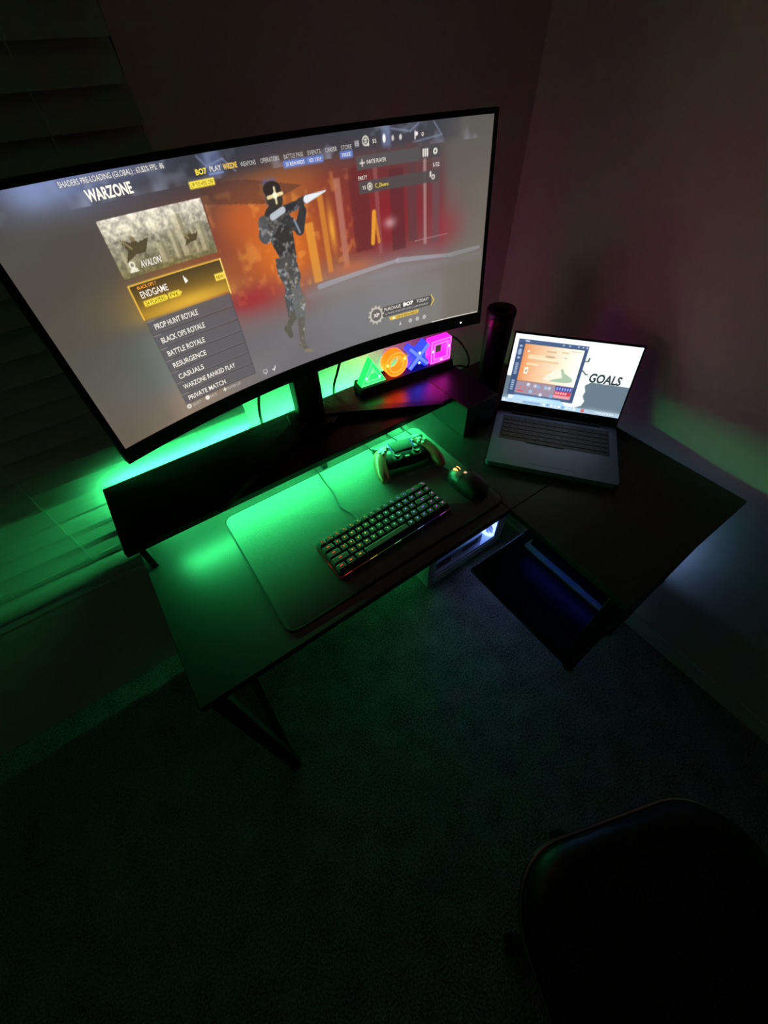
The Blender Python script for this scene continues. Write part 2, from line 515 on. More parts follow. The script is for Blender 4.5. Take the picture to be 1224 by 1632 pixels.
MB().lathe([(.016, 0), (.018, .004), (.015, .012)], 16, at(.80, DYE + .025)).build('leveling_foot', 'rubber', desk, smooth=True)
dbox('cross_bar', 'desk_steel', DX0 + .042, DX1 - .04, DYB - .03, DYB - .012, .56, .585)

# monitor shelf standing on the desk
RZ = DZ + .100
RX0, RX1, RY0, RY1 = -.178, .676, .674, .890
riser = empty('monitor_shelf', (RX0, RY0, DZ))
tag(riser, 'long black monitor shelf raised over the back of the desk', 'shelf')
def rbox(name, m, x0, x1, y0, y1, z0, z1, bev=.001):
    return MB().box(x0 - RX0, x1 - RX0, y0 - RY0, y1 - RY0, z0 - DZ, z1 - DZ, bev, 1).build(name, m, riser)
rbox('board', 'riser_laminate', RX0, RX1, RY0, RY1, RZ - .016, RZ)
for x in (-.162, .296):
    ly = RY0 + (.022 if x < 0 else .066)
    rbox('leg', 'desk_steel', x, x + .014, ly, ly + .026, DZ, RZ - .016)
    rbox('leg', 'desk_steel', x, x + .014, DYB - .060, DYB - .032, DZ, RZ - .016)
rbox('end_block', 'plastic_black', RX1 + .001, .788, .612, .870, DZ, RZ, .002)

# green light strip stuck to the underside of the shelf: front run, a turn and a run along the rear edge
sz = RZ - .016
ls = MB()
ls.box(-.105, .600, .716, .727, sz - .0032, sz - .0002)
ls.box(.600, .608, .718, .888, sz - .0032, sz - .0002)
ls.box(-.170, .600, .8855, .8880, sz - .0032, sz - .0002)
strip = ls.build('light_strip', 'led_green')
coil = MB().tube(spline([(.51, .93, .010), (.535, .905, .045), (.56, .90, .052), (.572, .915, .040), (.555, .93, .012)]), .0020, 6).build('assumed_strip_end', 'led_green')  # unseen source, added for the green light raking across the carpet
tag(coil, 'assumed glowing end of a green light strip, added unseen on the carpet behind the tower', 'light strip')
tag(strip, 'glowing green light strip running under the black monitor shelf', 'light strip')

# ---------------------------------------------------------------- curved ultrawide monitor
MON = Vector((.324, .820, RZ))
mon = empty('curved_monitor', MON)
tag(mon, 'wide curved black monitor showing a game menu, on a splayed stand', 'monitor')
RAD, TILT = 1.5, math.atan(.03 / .36)
MZ0, MYC = 1.055, .713
def scr(s, h, off=0.0):
    t = s / RAD
    ca, sa = math.cos(TILT), math.sin(TILT)
    # outward normal (towards the viewer) = (-sin t, -cos t) in plan, tipped up by the tilt
    return Vector((.324 + (RAD - off * ca) * math.sin(t) - MON.x,
                   MYC - RAD + (RAD - off * ca) * math.cos(t) + h * sa - MON.y,
                   MZ0 + h * ca + off * sa - MON.z))
def scr_np(off):
    def f(s, h):
        t = s / RAD; ca, sa = math.cos(TILT), math.sin(TILT)
        return np.stack([.324 + (RAD - off * ca) * np.sin(t) - MON.x, MYC - RAD + (RAD - off * ca) * np.cos(t) + h * sa - MON.y, MZ0 + h * ca + off * sa - MON.z], -1)
    return f
HW, HH = .404, .362
AW, AH0, AH1 = .396, .026, .354
def curved_slab(name, m, s0, s1, h0, h1, o0, o1, n=28, parent=mon):
    secs = []
    for k in range(n + 1):
        s = s0 + (s1 - s0) * k / n
        secs.append([scr(s, h0, o0), scr(s, h1, o0), scr(s, h1, o1), scr(s, h0, o1)])
    return MB().loft(secs).build(name, m, parent)
curved_slab('housing', 'bezel', -HW, HW, 0, HH, -.016, -.001)
curved_slab('bezel', 'bezel', -HW, HW, HH - .0075, HH, -.001, .002)
curved_slab('bezel', 'bezel', -HW, HW, 0, AH0, -.001, .002)
curved_slab('bezel', 'bezel', -HW, -AW, AH0, HH - .0075, -.001, .002, 1)
curved_slab('bezel', 'bezel', AW, HW, AH0, HH - .0075, -.001, .002, 1)
curved_slab('rear_shell', 'plastic_matte', -.26, .26, .05, .31, -.050, -.016, 16)
# small power light under the right end of the picture
lp = MB(); c0 = scr(.352, .011, .0022)
lp.lathe([(.0016, 0), (.0016, .0006)], 12, Matrix.Translation(c0) @ Matrix.Rotation(PI / 2, 4, 'X'))
lp.build('power_light', 'led_white', mon)
# stand: hub, column and two splayed legs
MB().prism(rrect(-.034, .034, -.022, .022, .010), .010, .30, M=Matrix.Identity(4)).build('column', 'plastic_black', mon, smooth=True)
MB().box(-.045, .045, -.075, -.018, .205, .285, .006).build('pivot', 'plastic_black', mon)
MB().prism([(-.07, -.035), (-.03, -.06), (.03, -.06), (.07, -.035), (.05, .04), (-.05, .04)], 0, .020, .004, 2).build('hub', 'plastic_black', mon)
for sx in (-1, 1):
    tip = Vector((sx * .312, -.155, 0)); root = Vector((sx * .035, -.015, 0))
    d = (tip - root).normalized(); n_ = Vector((-d.y, d.x, 0))
    sec = []
    for t, w, hh in ((0, .022, .026), (.5, .016, .017), (.93, .012, .010), (1.0, .006, .006)):
        p = root.lerp(tip, t)
        sec.append([p - n_ * w, p - n_ * w * .7 + Vector((0, 0, hh)), p + n_ * w * .7 + Vector((0, 0, hh)), p + n_ * w])
    MB().loft(sec).build('stand_leg', 'plastic_black', mon)

# the picture
cv = Canvas(-AW, AW, AH0, AH1, 640, 266)
xs = [-.396, -.30, -.13, -.03, .07, .18, .295, .315, .396]
ys = [.026, .05, .10, .15, .20, .25, .30, .335, .354]
rows = [
 [(104, 93, 80), (128, 112, 96), (104, 100, 102), (98, 97, 101), (104, 104, 107), (110, 110, 111), (112, 110, 106), (108, 102, 94), (100, 94, 84)],
 [(100, 91, 80), (124, 111, 97), (106, 103, 105), (100, 98, 102), (106, 106, 109), (112, 112, 113), (114, 112, 108), (110, 104, 96), (104, 97, 87)],
 [(90, 88, 80), (100, 106, 102), (98, 95, 98), (104, 100, 104), (110, 110, 112), (114, 113, 115), (114, 111, 110), (112, 106, 98), (106, 100, 91)],
 [(80, 79, 72), (88, 92, 88), (112, 92, 92), (118, 82, 80), (116, 108, 108), (122, 116, 118), (112, 98, 98), (110, 104, 98), (104, 99, 90)],
 [(74, 71, 64), (78, 74, 68), (118, 48, 46), (176, 84, 36), (136, 62, 42), (112, 44, 44), (106, 66, 68), (104, 96, 92), (100, 95, 87)],
 [(68, 64, 58), (74, 68, 60), (112, 54, 44), (196, 96, 34), (132, 54, 36), (106, 38, 40), (92, 56, 58), (92, 86, 82), (94, 90, 82)],
 [(72, 69, 64), (70, 66, 62), (88, 58, 52), (158, 84, 42), (114, 46, 38), (94, 42, 44), (80, 62, 62), (82, 78, 76), (84, 81, 75)],
 [(74, 76, 84), (80, 84, 104), (50, 48, 54), (66, 54, 54), (70, 56, 58), (70, 62, 66), (72, 70, 74), (76, 74, 74), (78, 76, 72)],
 [(78, 82, 100), (96, 112, 168), (44, 46, 56), (46, 46, 56), (52, 52, 62), (60, 62, 72), (66, 68, 76), (74, 73, 73), (76, 75, 72)]]
cv.field(xs, ys, rows)
cv.blob(-.325, .345, .035, .016, (150, 178, 250), .8)
cv.blob(-.395, .35, .03, .03, (40, 42, 48), .7)
# top band of the menu with drifting smoke
n_a = cv.noise(.03, 3); n_b = cv.noise(.010, 4)
cv.rect(-.15, .33, .328, .36, (44, 46, 56), .55, .01)
cv.mixin(np.clip((n_a * .6 + n_b * .5) - .62, 0, 1) * 1.4 * (cv.Y > .325), (150, 160, 185))
for pts in ([(-.12, .352), (-.11, .340), (-.085, .345), (-.07, .330)], [(.20, .35), (.235, .344), (.25, .352)], [(.28, .352), (.295, .335), (.24, .33)]):
    cv.line(pts, .0012, (120, 130, 160), .6)
cv.rect(.182, .198, .329, .356, (120, 140, 190), .5, .006)
cv.rect(-.115, -.085, .33, .356, (110, 130, 185), .45, .012)
# burning street
cv.blob(-.02, .22, .06, .05, (222, 112, 28), .55)
cv.blob(-.075, .275, .05, .03, (188, 84, 34), .7)
cv.blob(.02, .30, .05, .03, (150, 84, 40), .6)
cv.mixin(np.clip(cv.noise(.02, 8) * cv.noise(.008, 9) * 2.2 - .6, 0, .6) * .5 * ((cv.X > -.13) & (cv.X < .12) & (cv.Y > .16) & (cv.Y < .31)), (250, 170, 70))
cv.poly([(-.13, .325), (-.055, .318), (.03, .30), (-.03, .285), (-.13, .30)], (72, 44, 40), .55)
cv.blob(.20, .235, .09, .05, (128, 26, 34), .75)
cv.blob(.31, .20, .035, .035, (142, 30, 44), .7)
cv.blob(-.10, .165, .06, .022, (150, 30, 36), .75)
for x, w, y0, y1, c, a in ((.092, .006, .17, .30, (172, 110, 92), .75), (.058, .005, .17, .285, (205, 132, 44), .7), (.132, .018, .19, .31, (92, 34, 36), .8), (.165, .004, .18, .32, (150, 90, 90), .5),
                           (.235, .010, .19, .33, (80, 52, 56), .7), (.262, .003, .18, .32, (176, 150, 150), .6), (.285, .008, .18, .31, (88, 70, 74), .6), (.03, .008, .16, .25, (222, 150, 50), .7), (.205, .014, .18, .30, (70, 34, 40), .6)):
    cv.rect(x - w, x + w, y0, y1, c, a, .003)
cv.line([(.157, .245), (.150, .20)], .004, (226, 158, 40), .85); cv.line([(.157, .245), (.163, .20)], .003, (216, 140, 36), .7)
cv.blob(.072, .235, .006, .03, (236, 168, 50), .8)
cv.blob(.188, .225, .012, .008, (210, 180, 180), .6)
cv.blob(.10, .168, .05, .012, (190, 96, 50), .6)
cv.line([(.03, .152), (.20, .162), (.32, .152), (.385, .157)], .0045, (150, 152, 162), .7, .003)
cv.rect(.0, .396, .136, .150, (122, 120, 124), .5, .012)
cv.line([(.24, .188), (.31, .19)], .0008, (170, 150, 150), .5)
# side margins beyond the middle picture
cv.rect(-.40, -.296, .02, .36, (66, 63, 57), .35, .03)
cv.rect(.305, .41, .02, .36, (92, 88, 80), .30, .03)
cv.blob(-.255, .15, .05, .03, (104, 120, 112), .35)
cv.blob(-.22, .055, .05, .025, (150, 122, 96), .5)
cv.blob(-.40, .03, .05, .06, (84, 74, 62), .5)

# framed artwork at the head of the menu: two gliders over a pale city
cx0, cx1, cy0, cy1 = -.276, -.133, .242, .309
gy = np.clip((cv.Y - cy0) / (cy1 - cy0), 0, 1)
art = np.stack([118 + 90 * gy, 112 + 88 * gy, 78 + 106 * gy], -1)
nn = cv.noise(.006, 21) * .6 + cv.noise(.0025, 22) * .6
art = art * (0.62 + .62 * nn)[..., None] * np.where(gy < .62, .86, 1.0)[..., None]
inside = (cv.X > cx0) & (cv.X < cx1) & (cv.Y > cy0) & (cv.Y < cy1)
cv.C = np.where(inside[..., None], art, cv.C)
for x, w, h in ((-.176, .007, .046), (-.19, .004, .03), (-.16, .003, .028), (-.148, .005, .03), (-.21, .006, .02), (-.262, .004, .02)):
    cv.rect(x - w, x + w, cy0 + .006, cy0 + .010 + h, (196, 186, 150), .55, .002)
    cv.rect(x + w * .2, x + w, cy0 + .006, cy0 + .010 + h, (92, 84, 62), .5, .002)
for gx, gyy, k in ((-.243, .273, 1.0), (-.165, .268, .62)):
    cv.poly([(gx - .016 * k, gyy + .012 * k), (gx - .004 * k, gyy + .006 * k), (gx, gyy + .013 * k), (gx + .005 * k, gyy + .005 * k), (gx + .021 * k, gyy + .008 * k), (gx + .010 * k, gyy - .008 * k), (gx - .004 * k, gyy - .008 * k), (gx - .020 * k, gyy - .014 * k), (gx - .012 * k, gyy - .002 * k)], (66, 56, 34), .9)
    cv.line([(gx - .014 * k, gyy + .010 * k), (gx - .006 * k, gyy)], .001, (170, 156, 110), .7)
    cv.disc(gx, gyy + .010 * k, .003 * k, (120, 104, 70))
cv.disc(-.258, .2555, .0042, (236, 232, 218), 1, inner=.55); cv.poly([(-.265, .2465), (-.251, .2465), (-.254, .2515), (-.262, .2515)], (236, 232, 218), .9)
# chosen row with its golden glow
cv.blob(-.205, .212, .085, .026, (206, 150, 30), .55)
e0, e1, f0, f1 = -.276, -.133, .188, .233
ge = np.clip((cv.Y - f0) / (f1 - f0), 0, 1)
m_ = ((cv.X > e0) & (cv.X < e1) & (cv.Y > f0) & (cv.Y < f1))[..., None]
cv.C = np.where(m_, np.stack([150 - 84 * ge, 112 - 60 * ge, 34 - 4 * ge], -1), cv.C)
cv.blob(-.20, .192, .07, .012, (228, 176, 52), .75)
cv.line([(e0, f1), (e1, f1)], .0008, (238, 190, 70)); cv.line([(e1, f0 - .004), (e1, f1)], .0009, (255, 222, 110)); cv.line([(e0, f0), (e0, f1)], .0008, (250, 196, 60))
cv.rect(-.266, -.232, .203, .2105, (240, 214, 60), 1); cv.rect(-.228, -.210, .203, .2105, (240, 214, 60), 1)
cv.poly([(-.232, .203), (-.229, .2068), (-.232, .2105)], (240, 214, 60)); cv.poly([(-.210, .203), (-.207, .2068), (-.210, .2105)], (240, 214, 60))
cv.rect(-.150, -.134, .206, .2155, (236, 206, 70), 1)
ROWS = [.1845, .1635, .1425, .1230, .1032, .0845, .0640]
for k in range(7):
    top = ROWS[k]; bot = ROWS[k + 1] + .0012 if k < 6 else .0460
    cv.rect(-.2745, -.135, bot, top, (84, 82, 86), .92)
    cv.rect(-.2745, -.135, bot, bot + .0016, (108, 104, 104), .6)
    cv.rect(-.2745, -.135, bot - .0012, bot, (44, 42, 44), .9)
    cv.rect(-.2745, -.262, top - .0014, top - .0004, (170, 160, 150), .7)
    cv.rect(-.2745, -.2738, bot, top, (50, 48, 50), .8); cv.rect(-.1358, -.135, bot, top, (48, 46, 48), .8)
# small plates and icons
cv.rect(-.299, -.165, .3445, .3535, (96, 100, 116), .45)
cv.rect(-.142, -.105, .3195, .3275, (238, 214, 66), 1)
for x0, x1 in ((.006, .044), (.045, .074), (.104, .127)):
    cv.rect(x0, x1, .3225, .3315, (96, 128, 214), .85, .003)
cv.rect(-.110, -.088, .3305, .3318, (130, 160, 235), 1)
cv.rect(.132, .253, .305, .3225, (74, 72, 74), .92); cv.rect(.255, .272, .307, .3235, (62, 62, 66), .9); cv.rect(.274, .292, .307, .3235, (62, 62, 66), .9)
cv.line([(.1385, .3135), (.1465, .3135)], .0008, (225, 220, 210)); cv.line([(.1425, .3095), (.1425, .3175)], .0008, (225, 220, 210))
for dx in (-.004, 0, .004):
    cv.line([(.2635 + dx, .3105), (.2635 + dx, .3165)], .0013, (228, 224, 214)); cv.disc(.2635 + dx, .3185, .0015, (228, 224, 214))
cv.disc(.283, .315, .0042, (228, 224, 214), 1, inner=.45)
cv.rect(.132, .291, .2735, .290, (70, 64, 66), .92)
cv.disc(.153, .2818, .0052, (214, 206, 190), 1, inner=.68); cv.disc(.153, .2818, .0022, (214, 206, 190))
cv.rect(.272, .275, .281, .2885, (220, 214, 204)); cv.disc(.279, .2805, .0035, (220, 214, 204), 1, inner=.5)
cv.disc(.152, .3395, .0062, (226, 222, 208), 1, inner=.72); cv.disc(.152, .3395, .0030, (226, 222, 208), .9); cv.line([(.147, .3395), (.157, .3395)], .0005, (40, 42, 50)); cv.disc(.1565, .3345, .0016, (230, 226, 210))
cv.disc(.186, .3395, .0028, (240, 238, 232), 1, ry=.0052)
for x, r in ((.202, .0022), (.2165, .0026)):
    cv.disc(x, .3385, r, (206, 204, 200), .9, ry=.0035)
cv.line([(.244, .334), (.244, .343)], .0010, (226, 224, 218)); cv.disc(.247, .340, .0026, (226, 224, 218))
cv.rect(.132, .140, .334, .3415, (190, 190, 190), .55); 
# offer panel at the lower end
cv.rect(.155, .276, .064, .0835, (56, 54, 54), .75)
cv.line([(.276, .0835), (.2825, .0735), (.276, .064)], .0010, (228, 190, 60))
cv.disc(.1435, .0725, .0150, (196, 190, 178), .95, inner=.80); cv.disc(.1435, .0725, .0115, (90, 86, 82), .8)
for k in range(12):
    a = 2 * PI * k / 12; cv.disc(.1435 + .0165 * math.cos(a), .0725 + .0165 * math.sin(a), .0022, (190, 184, 172), .8)
cv.poly([(.172, .0615), (.246, .0615), (.243, .0535), (.176, .0535)], (214, 178, 70), .95); cv.disc(.184, .0575, .0028, (250, 238, 190))
cv.poly([(.196, .039), (.202, .039), (.199, .0465)], (200, 198, 196), .9)
for x in (.224, .2415, .259):
    cv.disc(x, .0425, .0042, (196, 192, 190), .95, inner=.55); cv.disc(x, .0425, .0016, (196, 192, 190), .95)
cv.rect(.277, .394, .0260, .0278, (232, 226, 216), .9)
for x in (-.2715, -.236):
    cv.disc(x, .0400, .0040, (224, 218, 206))
cv.disc(-.2715, .040, .0016, (120, 112, 106)); cv.line([(-.2725, .040), (-.2705, .040)], .0004, (120, 112, 106))
cv.line([(-.2035, .040), (-.1985, .040)], .0010, (224, 218, 206)); cv.line([(-.201, .0375), (-.201, .0425)], .0010, (224, 218, 206))
cv.rect(-.125, -.087, .0315, .0465, (132, 130, 134), .5); cv.rect(-.1242, -.0878, .0323, .0457, (100, 98, 102), .9)
cv.rect(-.1205, -.1115, .0375, .0435, (226, 222, 216)); cv.rect(-.1195, -.1125, .0385, .0428, (96, 94, 98)); cv.rect(-.118, -.114, .0350, .0363, (226, 222, 216))
cv.line([(-.1005, .039), (-.098, .0365), (-.094, .0425)], .0010, (226, 222, 216))
cv.poly([(-.197, .2265), (-.1965, .2155), (-.1915, .2185)], (240, 236, 226))
# a plain armoured figure walking and taking aim, stand-in for the picture's soldier
pre = cv.C.copy()
def limb(pts, w, w1=None, c=(52, 52, 54)):
    cv.line(pts, w, c, 1.0, w1)
cv.rect(-.034, -.012, .27, .315, (70, 92, 150), .55, .006)
limb([(-.022, .205), (-.030, .150), (-.034, .118)], .0125, .0085, (70, 72, 74)); limb([(-.034, .118), (-.050, .100), (-.047, .086)], .0075, .0045, (80, 78, 70))
limb([(-.018, .205), (-.016, .140), (-.020, .105)], .0130, .0080, (92, 94, 94)); limb([(-.020, .105), (-.028, .065), (-.022, .052)], .0070, .0042, (88, 84, 76)); limb([(-.024, .050), (-.011, .045)], .0032, None, (120, 112, 98))
limb([(-.018, .212), (-.022, .242), (-.024, .262)], .0155, .0215, (44, 42, 42))
cv.poly([(-.042, .212), (-.006, .214), (-.002, .176), (-.016, .160), (-.036, .168), (-.044, .190)], (66, 66, 66))
limb([(-.046, .262), (-.050, .246), (-.034, .256)], .0105, .009, (72, 72, 74)); limb([(-.008, .262), (.012, .244), (.024, .268)], .0085, .0065, (46, 46, 48))
limb([(-.034, .258), (-.012, .272), (.010, .276)], .0070, .006, (60, 58, 58))
cv.disc(-.020, .2925, .0140, (48, 44, 40), 1, ry=.0185); cv.disc(-.021, .302, .0145, (38, 32, 30), 1, ry=.0095)
cv.line([(-.030, .2925), (-.006, .2945)], .0022, (226, 208, 150)); cv.line([(-.018, .284), (-.017, .303)], .0016, (236, 220, 170), .9); cv.disc(-.018, .2935, .0040, (250, 238, 200))
cv.line([(-.026, .272), (.012, .276), (.036, .283)], .0052, (38, 38, 42), 1, .0042); cv.line([(-.030, .268), (-.010, .274)], .0045, (196, 204, 212), .85)
cv.line([(.012, .272), (.036, .284)], .0028, (80, 82, 88)); cv.line([(.034, .281), (.070, .287)], .0052, (214, 222, 230), 1, .0008); cv.disc(.022, .279, .0058, (52, 48, 46))
cv.line([(.026, .276), (.027, .264)], .0018, (40, 40, 44)); cv.line([(.006, .258), (.012, .240)], .0016, (150, 170, 190), .7)
body = ((cv.X > -.066) & (cv.X < .012) & (cv.Y > .045) & (cv.Y < .272))
dark = (cv.C.sum(-1) < 300) & (np.abs(cv.C - pre).sum(-1) > 6)
sp = np.clip((cv.noise(.0035, 31) * cv.noise(.007, 32)) * 2.6 - .75, 0, 1)
cv.mixin(sp * (body & dark) * .55, (190, 194, 196)); cv.mixin(np.clip(cv.noise(.006, 34) - .7, 0, 1) * .9 * (body & dark), (170, 142, 92))
cv.C = cv.C * .9 + np.array([92, 84, 80]) * .1  # grey haze mixed into the whole picture, lowering its contrast
screen = cv.build('screen', 'screen_picture', scr_np(.0004), mon)

WHITE = glow((232, 226, 214), 1.15)
def mt(body, x0, x1, y0, h, m=None, bold=.0, slant=0.0, name='menu_text'):
    text(screen, name, body, lambda a, c: scr(a, c, .0010), x0, x1, y0, h, m or WHITE, bold=bold, slant=slant)
mt('SHADERS PRE-LOADING (GLOBAL) : 63.82% FPS:  86', -.297, -.167, .3460, .0058)
mt('WARZONE', -.2735, -.2165, .3285, .0118, glow((240, 234, 220), 1.3), .03, name='title_text')
GREY = glow((196, 194, 192), 1.0)
YEL = glow((246, 222, 70), 1.15)
INK = glow((40, 34, 16), 1.0)
mt('BO7', -.128, -.112, .3330, .0062, YEL, .03); mt('PLAY', -.107, -.090, .3335, .0062); mt('WARZONE', -.087, -.066, .3335, .0062, glow((240, 196, 80), 1.1), .03)
cv_ = (('WEAPONS', -.061, -.037), ('OPERATORS', -.029, .001), ('BATTLE PASS', .009, .041), ('EVENTS', .049, .071), ('CAREER', .079, .100), ('STORE', .107, .126))
for w, a, c in cv_: mt(w, a, c, .3330, .0055, GREY)
mt('55', .164, .171, .3355, .0052); mt('0', .256, .260, .3360, .0055); mt('15', .1325, .1390, .3355, .0050, GREY)
mt('UP TO 45% OFF', -.140, -.107, .3212, .0048, INK); mt('30 REWARDS', .010, .041, .3246, .0046); mt('4D 13H', .049, .070, .3246, .0046); mt('FREE', .108, .123, .3246, .0046)
mt('INVITE PLAYER', .151, .187, .3112, .0056); mt('1/32', .2785, .291, .2945, .0056); mt('PARTY', .1325, .149, .2920, .0056)
mt('55', .139, .145, .2792, .0050); mt('C_Dinero', .163, .189, .2790, .0056, YEL)
mt('AVALON', -.2475, -.2170, .2495, .0085, None, .015, .15)
mt('BLACK OPS 7', -.2655, -.2375, .2262, .0042, glow((240, 150, 50), 1.1), .02); mt('ENDGAME', -.2655, -.2245, .2145, .0090, None, .01)
mt('24 PLAYERS', -.264, -.234, .2045, .0048, INK); mt('PVE', -.226, -.213, .2045, .0048, INK); mt('NEW', -.148, -.136, .2080, .0052, INK)
for k, (w, x1) in enumerate((('PROP HUNT ROYALE', -.196), ('BLACK OPS ROYALE', -.193), ('BATTLE ROYALE', -.202), ('RESURGENCE', -.208), ('CASUALS', -.221), ('WARZONE RANKED PLAY', -.168), ('PRIVATE MATCH', -.195))):
    mt(w, -.2665, x1, ROWS[k] - .0142, .0083, None, .012)
mt('SELECT', -.2655, -.2485, .0372, .0050, GREY); mt('BACK', -.2305, -.218, .0372, .0050, GREY); mt('PLAYER LIST', -.1955, -.169, .0372, .0050, GREY)
mt('PURCHASE', .163, .202, .0752, .0066); mt('BO7', .208, .232, .0752, .0070, glow((240, 236, 226), 1.3), .05); mt('TODAY!', .240, .269, .0752, .0066)
mt('ACTIVATE XP BOOSTS AND CLAIM REWARDS', .163, .268, .0672, .0044, GREY); mt('VIEW REWARDS', .190, .240, .0552, .0045, INK)
mt('XP', .1365, .1505, .0690, .0070, None, .03)

# ---------------------------------------------------------------- glowing icon lamp on the shelf
lamp = empty('icon_lamp', (.633, .828, RZ), math.radians(-6.0))
tag(lamp, 'lamp of four glowing symbols: green triangle, orange circle, blue cross, pink square', 'lamp')
MB().loft([[(x, y, z) for y, z in pr] for x, pr in (
    (-.152, [(-.024, 0), (.024, 0), (.024, .016), (-.016, .016)]), (-.146, [(-.030, 0), (.030, 0), (.030, .026), (-.022, .026)]),
    (.146, [(-.030, 0), (.030, 0), (.030, .026), (-.022, .026)]), (.152, [(-.024, 0), (.024, 0), (.024, .016), (-.016, .016)]))]).build('base', 'plastic_matte', lamp)
UP = Matrix.Rotation(PI / 2, 4, 'X')           # outline drawn in x-z, depth along y
def icon_mats(name, rgb, hot):
    full = tuple(int(min(255, v)) for v in rgb)
    out = []
    for sfx, c, lv in (('_body', rgb, 1.0), ('_rim', hot, .8), ('_led', hot, 5.0)):
        m = mat(name + sfx, full, 0.35)
        n_ = nodes(m)[2]
        n_.inputs['Emission Color'].default_value = (*c, 1)
        n_.inputs['Emission Strength'].default_value = lv * ICON_LEVEL
        n_.inputs['Base Color'].default_value = (*[min(1, v) for v in c], 1)
        out.append(m)
    return out
IC = dict(triangle=((.012, .72, .10), (.14, 1.0, .28)), circle=((3.6, .17, .006), (3.4, .36, .04)), cross=((.025, .05, 1.9), (.14, .22, 2.2)), square=((1.7, .014, .95), (2.1, .16, 1.4)))
def outline(kind, r, arm=.27):
    if kind == 'triangle':
        return [(-r * 1.10, -r * .92), (r * 1.10, -r * .92), (0, r * 1.02)]
    if kind == 'circle':
        return ellipse(0, 0, r, r, 40)
    if kind == 'square':
        return [(-r * .95, -r * .95), (r * .95, -r * .95), (r * .95, r * .95), (-r * .95, r * .95)]
    w = r * arm; q = []
    for k in range(4):
        a = PI / 4 + k * PI / 2; d = (math.cos(a), math.sin(a)); n_ = (-d[1], d[0]); Rr = r * 1.22
        q.append((w * 1.414 * math.cos(a - PI / 4), w * 1.414 * math.sin(a - PI / 4)))
        q += [(d[0] * Rr - n_[0] * w, d[1] * Rr - n_[1] * w), (d[0] * Rr + n_[0] * w, d[1] * Rr + n_[1] * w)]
    return q
for k, kind in enumerate(('triangle', 'circle', 'cross', 'square')):
    cxk = -.1085 + .0725 * k; r = .0345; zc = .026 + r * .95
    if kind == 'cross': zc = .026 + r * 1.03
    if kind == 'circle': zc = .026 + r
    a, b2, c2 = icon_mats(kind, *IC[kind])
    Mx = Matrix.Translation((cxk, 0, zc)) @ UP; k_in = .56
    O = outline(kind, r)
    body_o = MB()
    if kind == 'cross':
        body_o.prism(O, -.014, .012, .002, 1, Mx)
    else:
        k_in = dict(triangle=.50, circle=.60, square=.62)[kind]
        Oc = [(p[0] * k_in, p[1] * k_in - (r * .10 if kind == 'triangle' else 0)) for p in O]
        body_o.ring_prism(O, Oc, -.014, .012, Mx)
    part = body_o.build(kind + '_symbol', a, lamp, smooth=(kind == 'circle'))
    rim = MB()
    if kind == 'cross':
        rim.prism(outline('cross', r, .12), .012, .0145, 0, 1, Mx)
    else:
        dz = -r * .10 if kind == 'triangle' else 0
        for q0, q1, t0, t1 in ((1.0, .90, 0, .1), (k_in + .12, k_in, .9, 1)):
            rim.ring_prism([(p[0] * q0, p[1] * q0 + dz * t0) for p in O], [(p[0] * q1, p[1] * q1 + dz * t1) for p in O], .012, .0145, Mx)
    rim.build('front_rim', b2, part, smooth=(kind == 'circle'))
    for dx, dz in (((-.62, -.3), (.55, -.45)) if kind == 'triangle' else ((-.8, .12), (.74, .30)) if kind == 'circle' else ((0, .35), (0, -.5)) if kind == 'cross' else ((-.78, .1), (.10, -.78), (.78, .2))):
        MB().lathe([(.0035, 0), (.0035, .001)], 12, Matrix.Translation((cxk + dx * r, -.0125 if kind != 'cross' else -.0147, zc + dz * r)) @ UP).build('bulb_spot', c2, part)

# ---------------------------------------------------------------- laptop
LW, LD, LTH, LYAW = .3232, .2263, .378, -.9269
uL = Vector((math.cos(LYAW), math.sin(LYAW), 0)); vL = Vector((-math.sin(LYAW), math.cos(LYAW), 0))
lo = Vector((.6468, .4978, DZ)) + uL * LW / 2 + vL * LD / 2
lap = empty('laptop', lo, LYAW)
tag(lap, 'thin grey laptop open on the desk corner with a bright wallpaper', 'laptop')
MB().prism(rrect(-LW / 2, LW / 2, -LD / 2, LD / 2, .010), .003, .018).build('base', 'laptop_metal', lap)
for x in (-.13, .13):
    for y in (-.09, .09):
        MB().box(x - .012, x + .012, y - .004, y + .004, 0, .0032).build('rubber_foot', 'rubber', lap)
MB().box(-.142, .142, -.012, .092, .0181, .0186).build('keyboard_well', 'laptop_key', lap)
lk0 = None
krow = [(.0185 * .96, 15), (.0185, 14), (.0185, 14), (.0185, 13), (.0185, 12)]
def lapkey(w):
    return MB().box(-w / 2, w / 2, -.0075, .0075, 0, .0013, .0006, 1)
cache = {}
for r_, y in enumerate((.080, .062, .044, .026, .008)):
    n = 14
    for k in range(n):
        w = .278 / n - .0024
        if 'k' not in cache:
            cache['k'] = lapkey(w).build('key', 'laptop_key', lap)
            o = cache['k']
        else:
            o = link_copy(cache['k'], lap)
        o.location = (-.139 + .278 / n * (k + .5), y, .0186)
sp_ = MB().box(-.05, .05, -.0065, .0065, 0, .0013, .0006, 1).build('space_key', 'laptop_key', lap); sp_.location = (-.02, -.0085 + .0, .0186)
MB().box(-.058, .058, -.095, -.024, .0181, .0184, 0).build('trackpad', 'laptop_metal', lap)
MB().tube([(-.12, LD / 2 - .004, .018), (.12, LD / 2 - .004, .018)], .005, 12).build('hinge', 'laptop_key', lap, smooth=True)
ct, st = math.cos(LTH), math.sin(LTH)
def lsc(x, h, off=0.0):      # x 0..LW, h up the lid from the hinge line
    return Vector((x - LW / 2, LD / 2 + h * st - off * ct, .018 + h * ct + off * st))
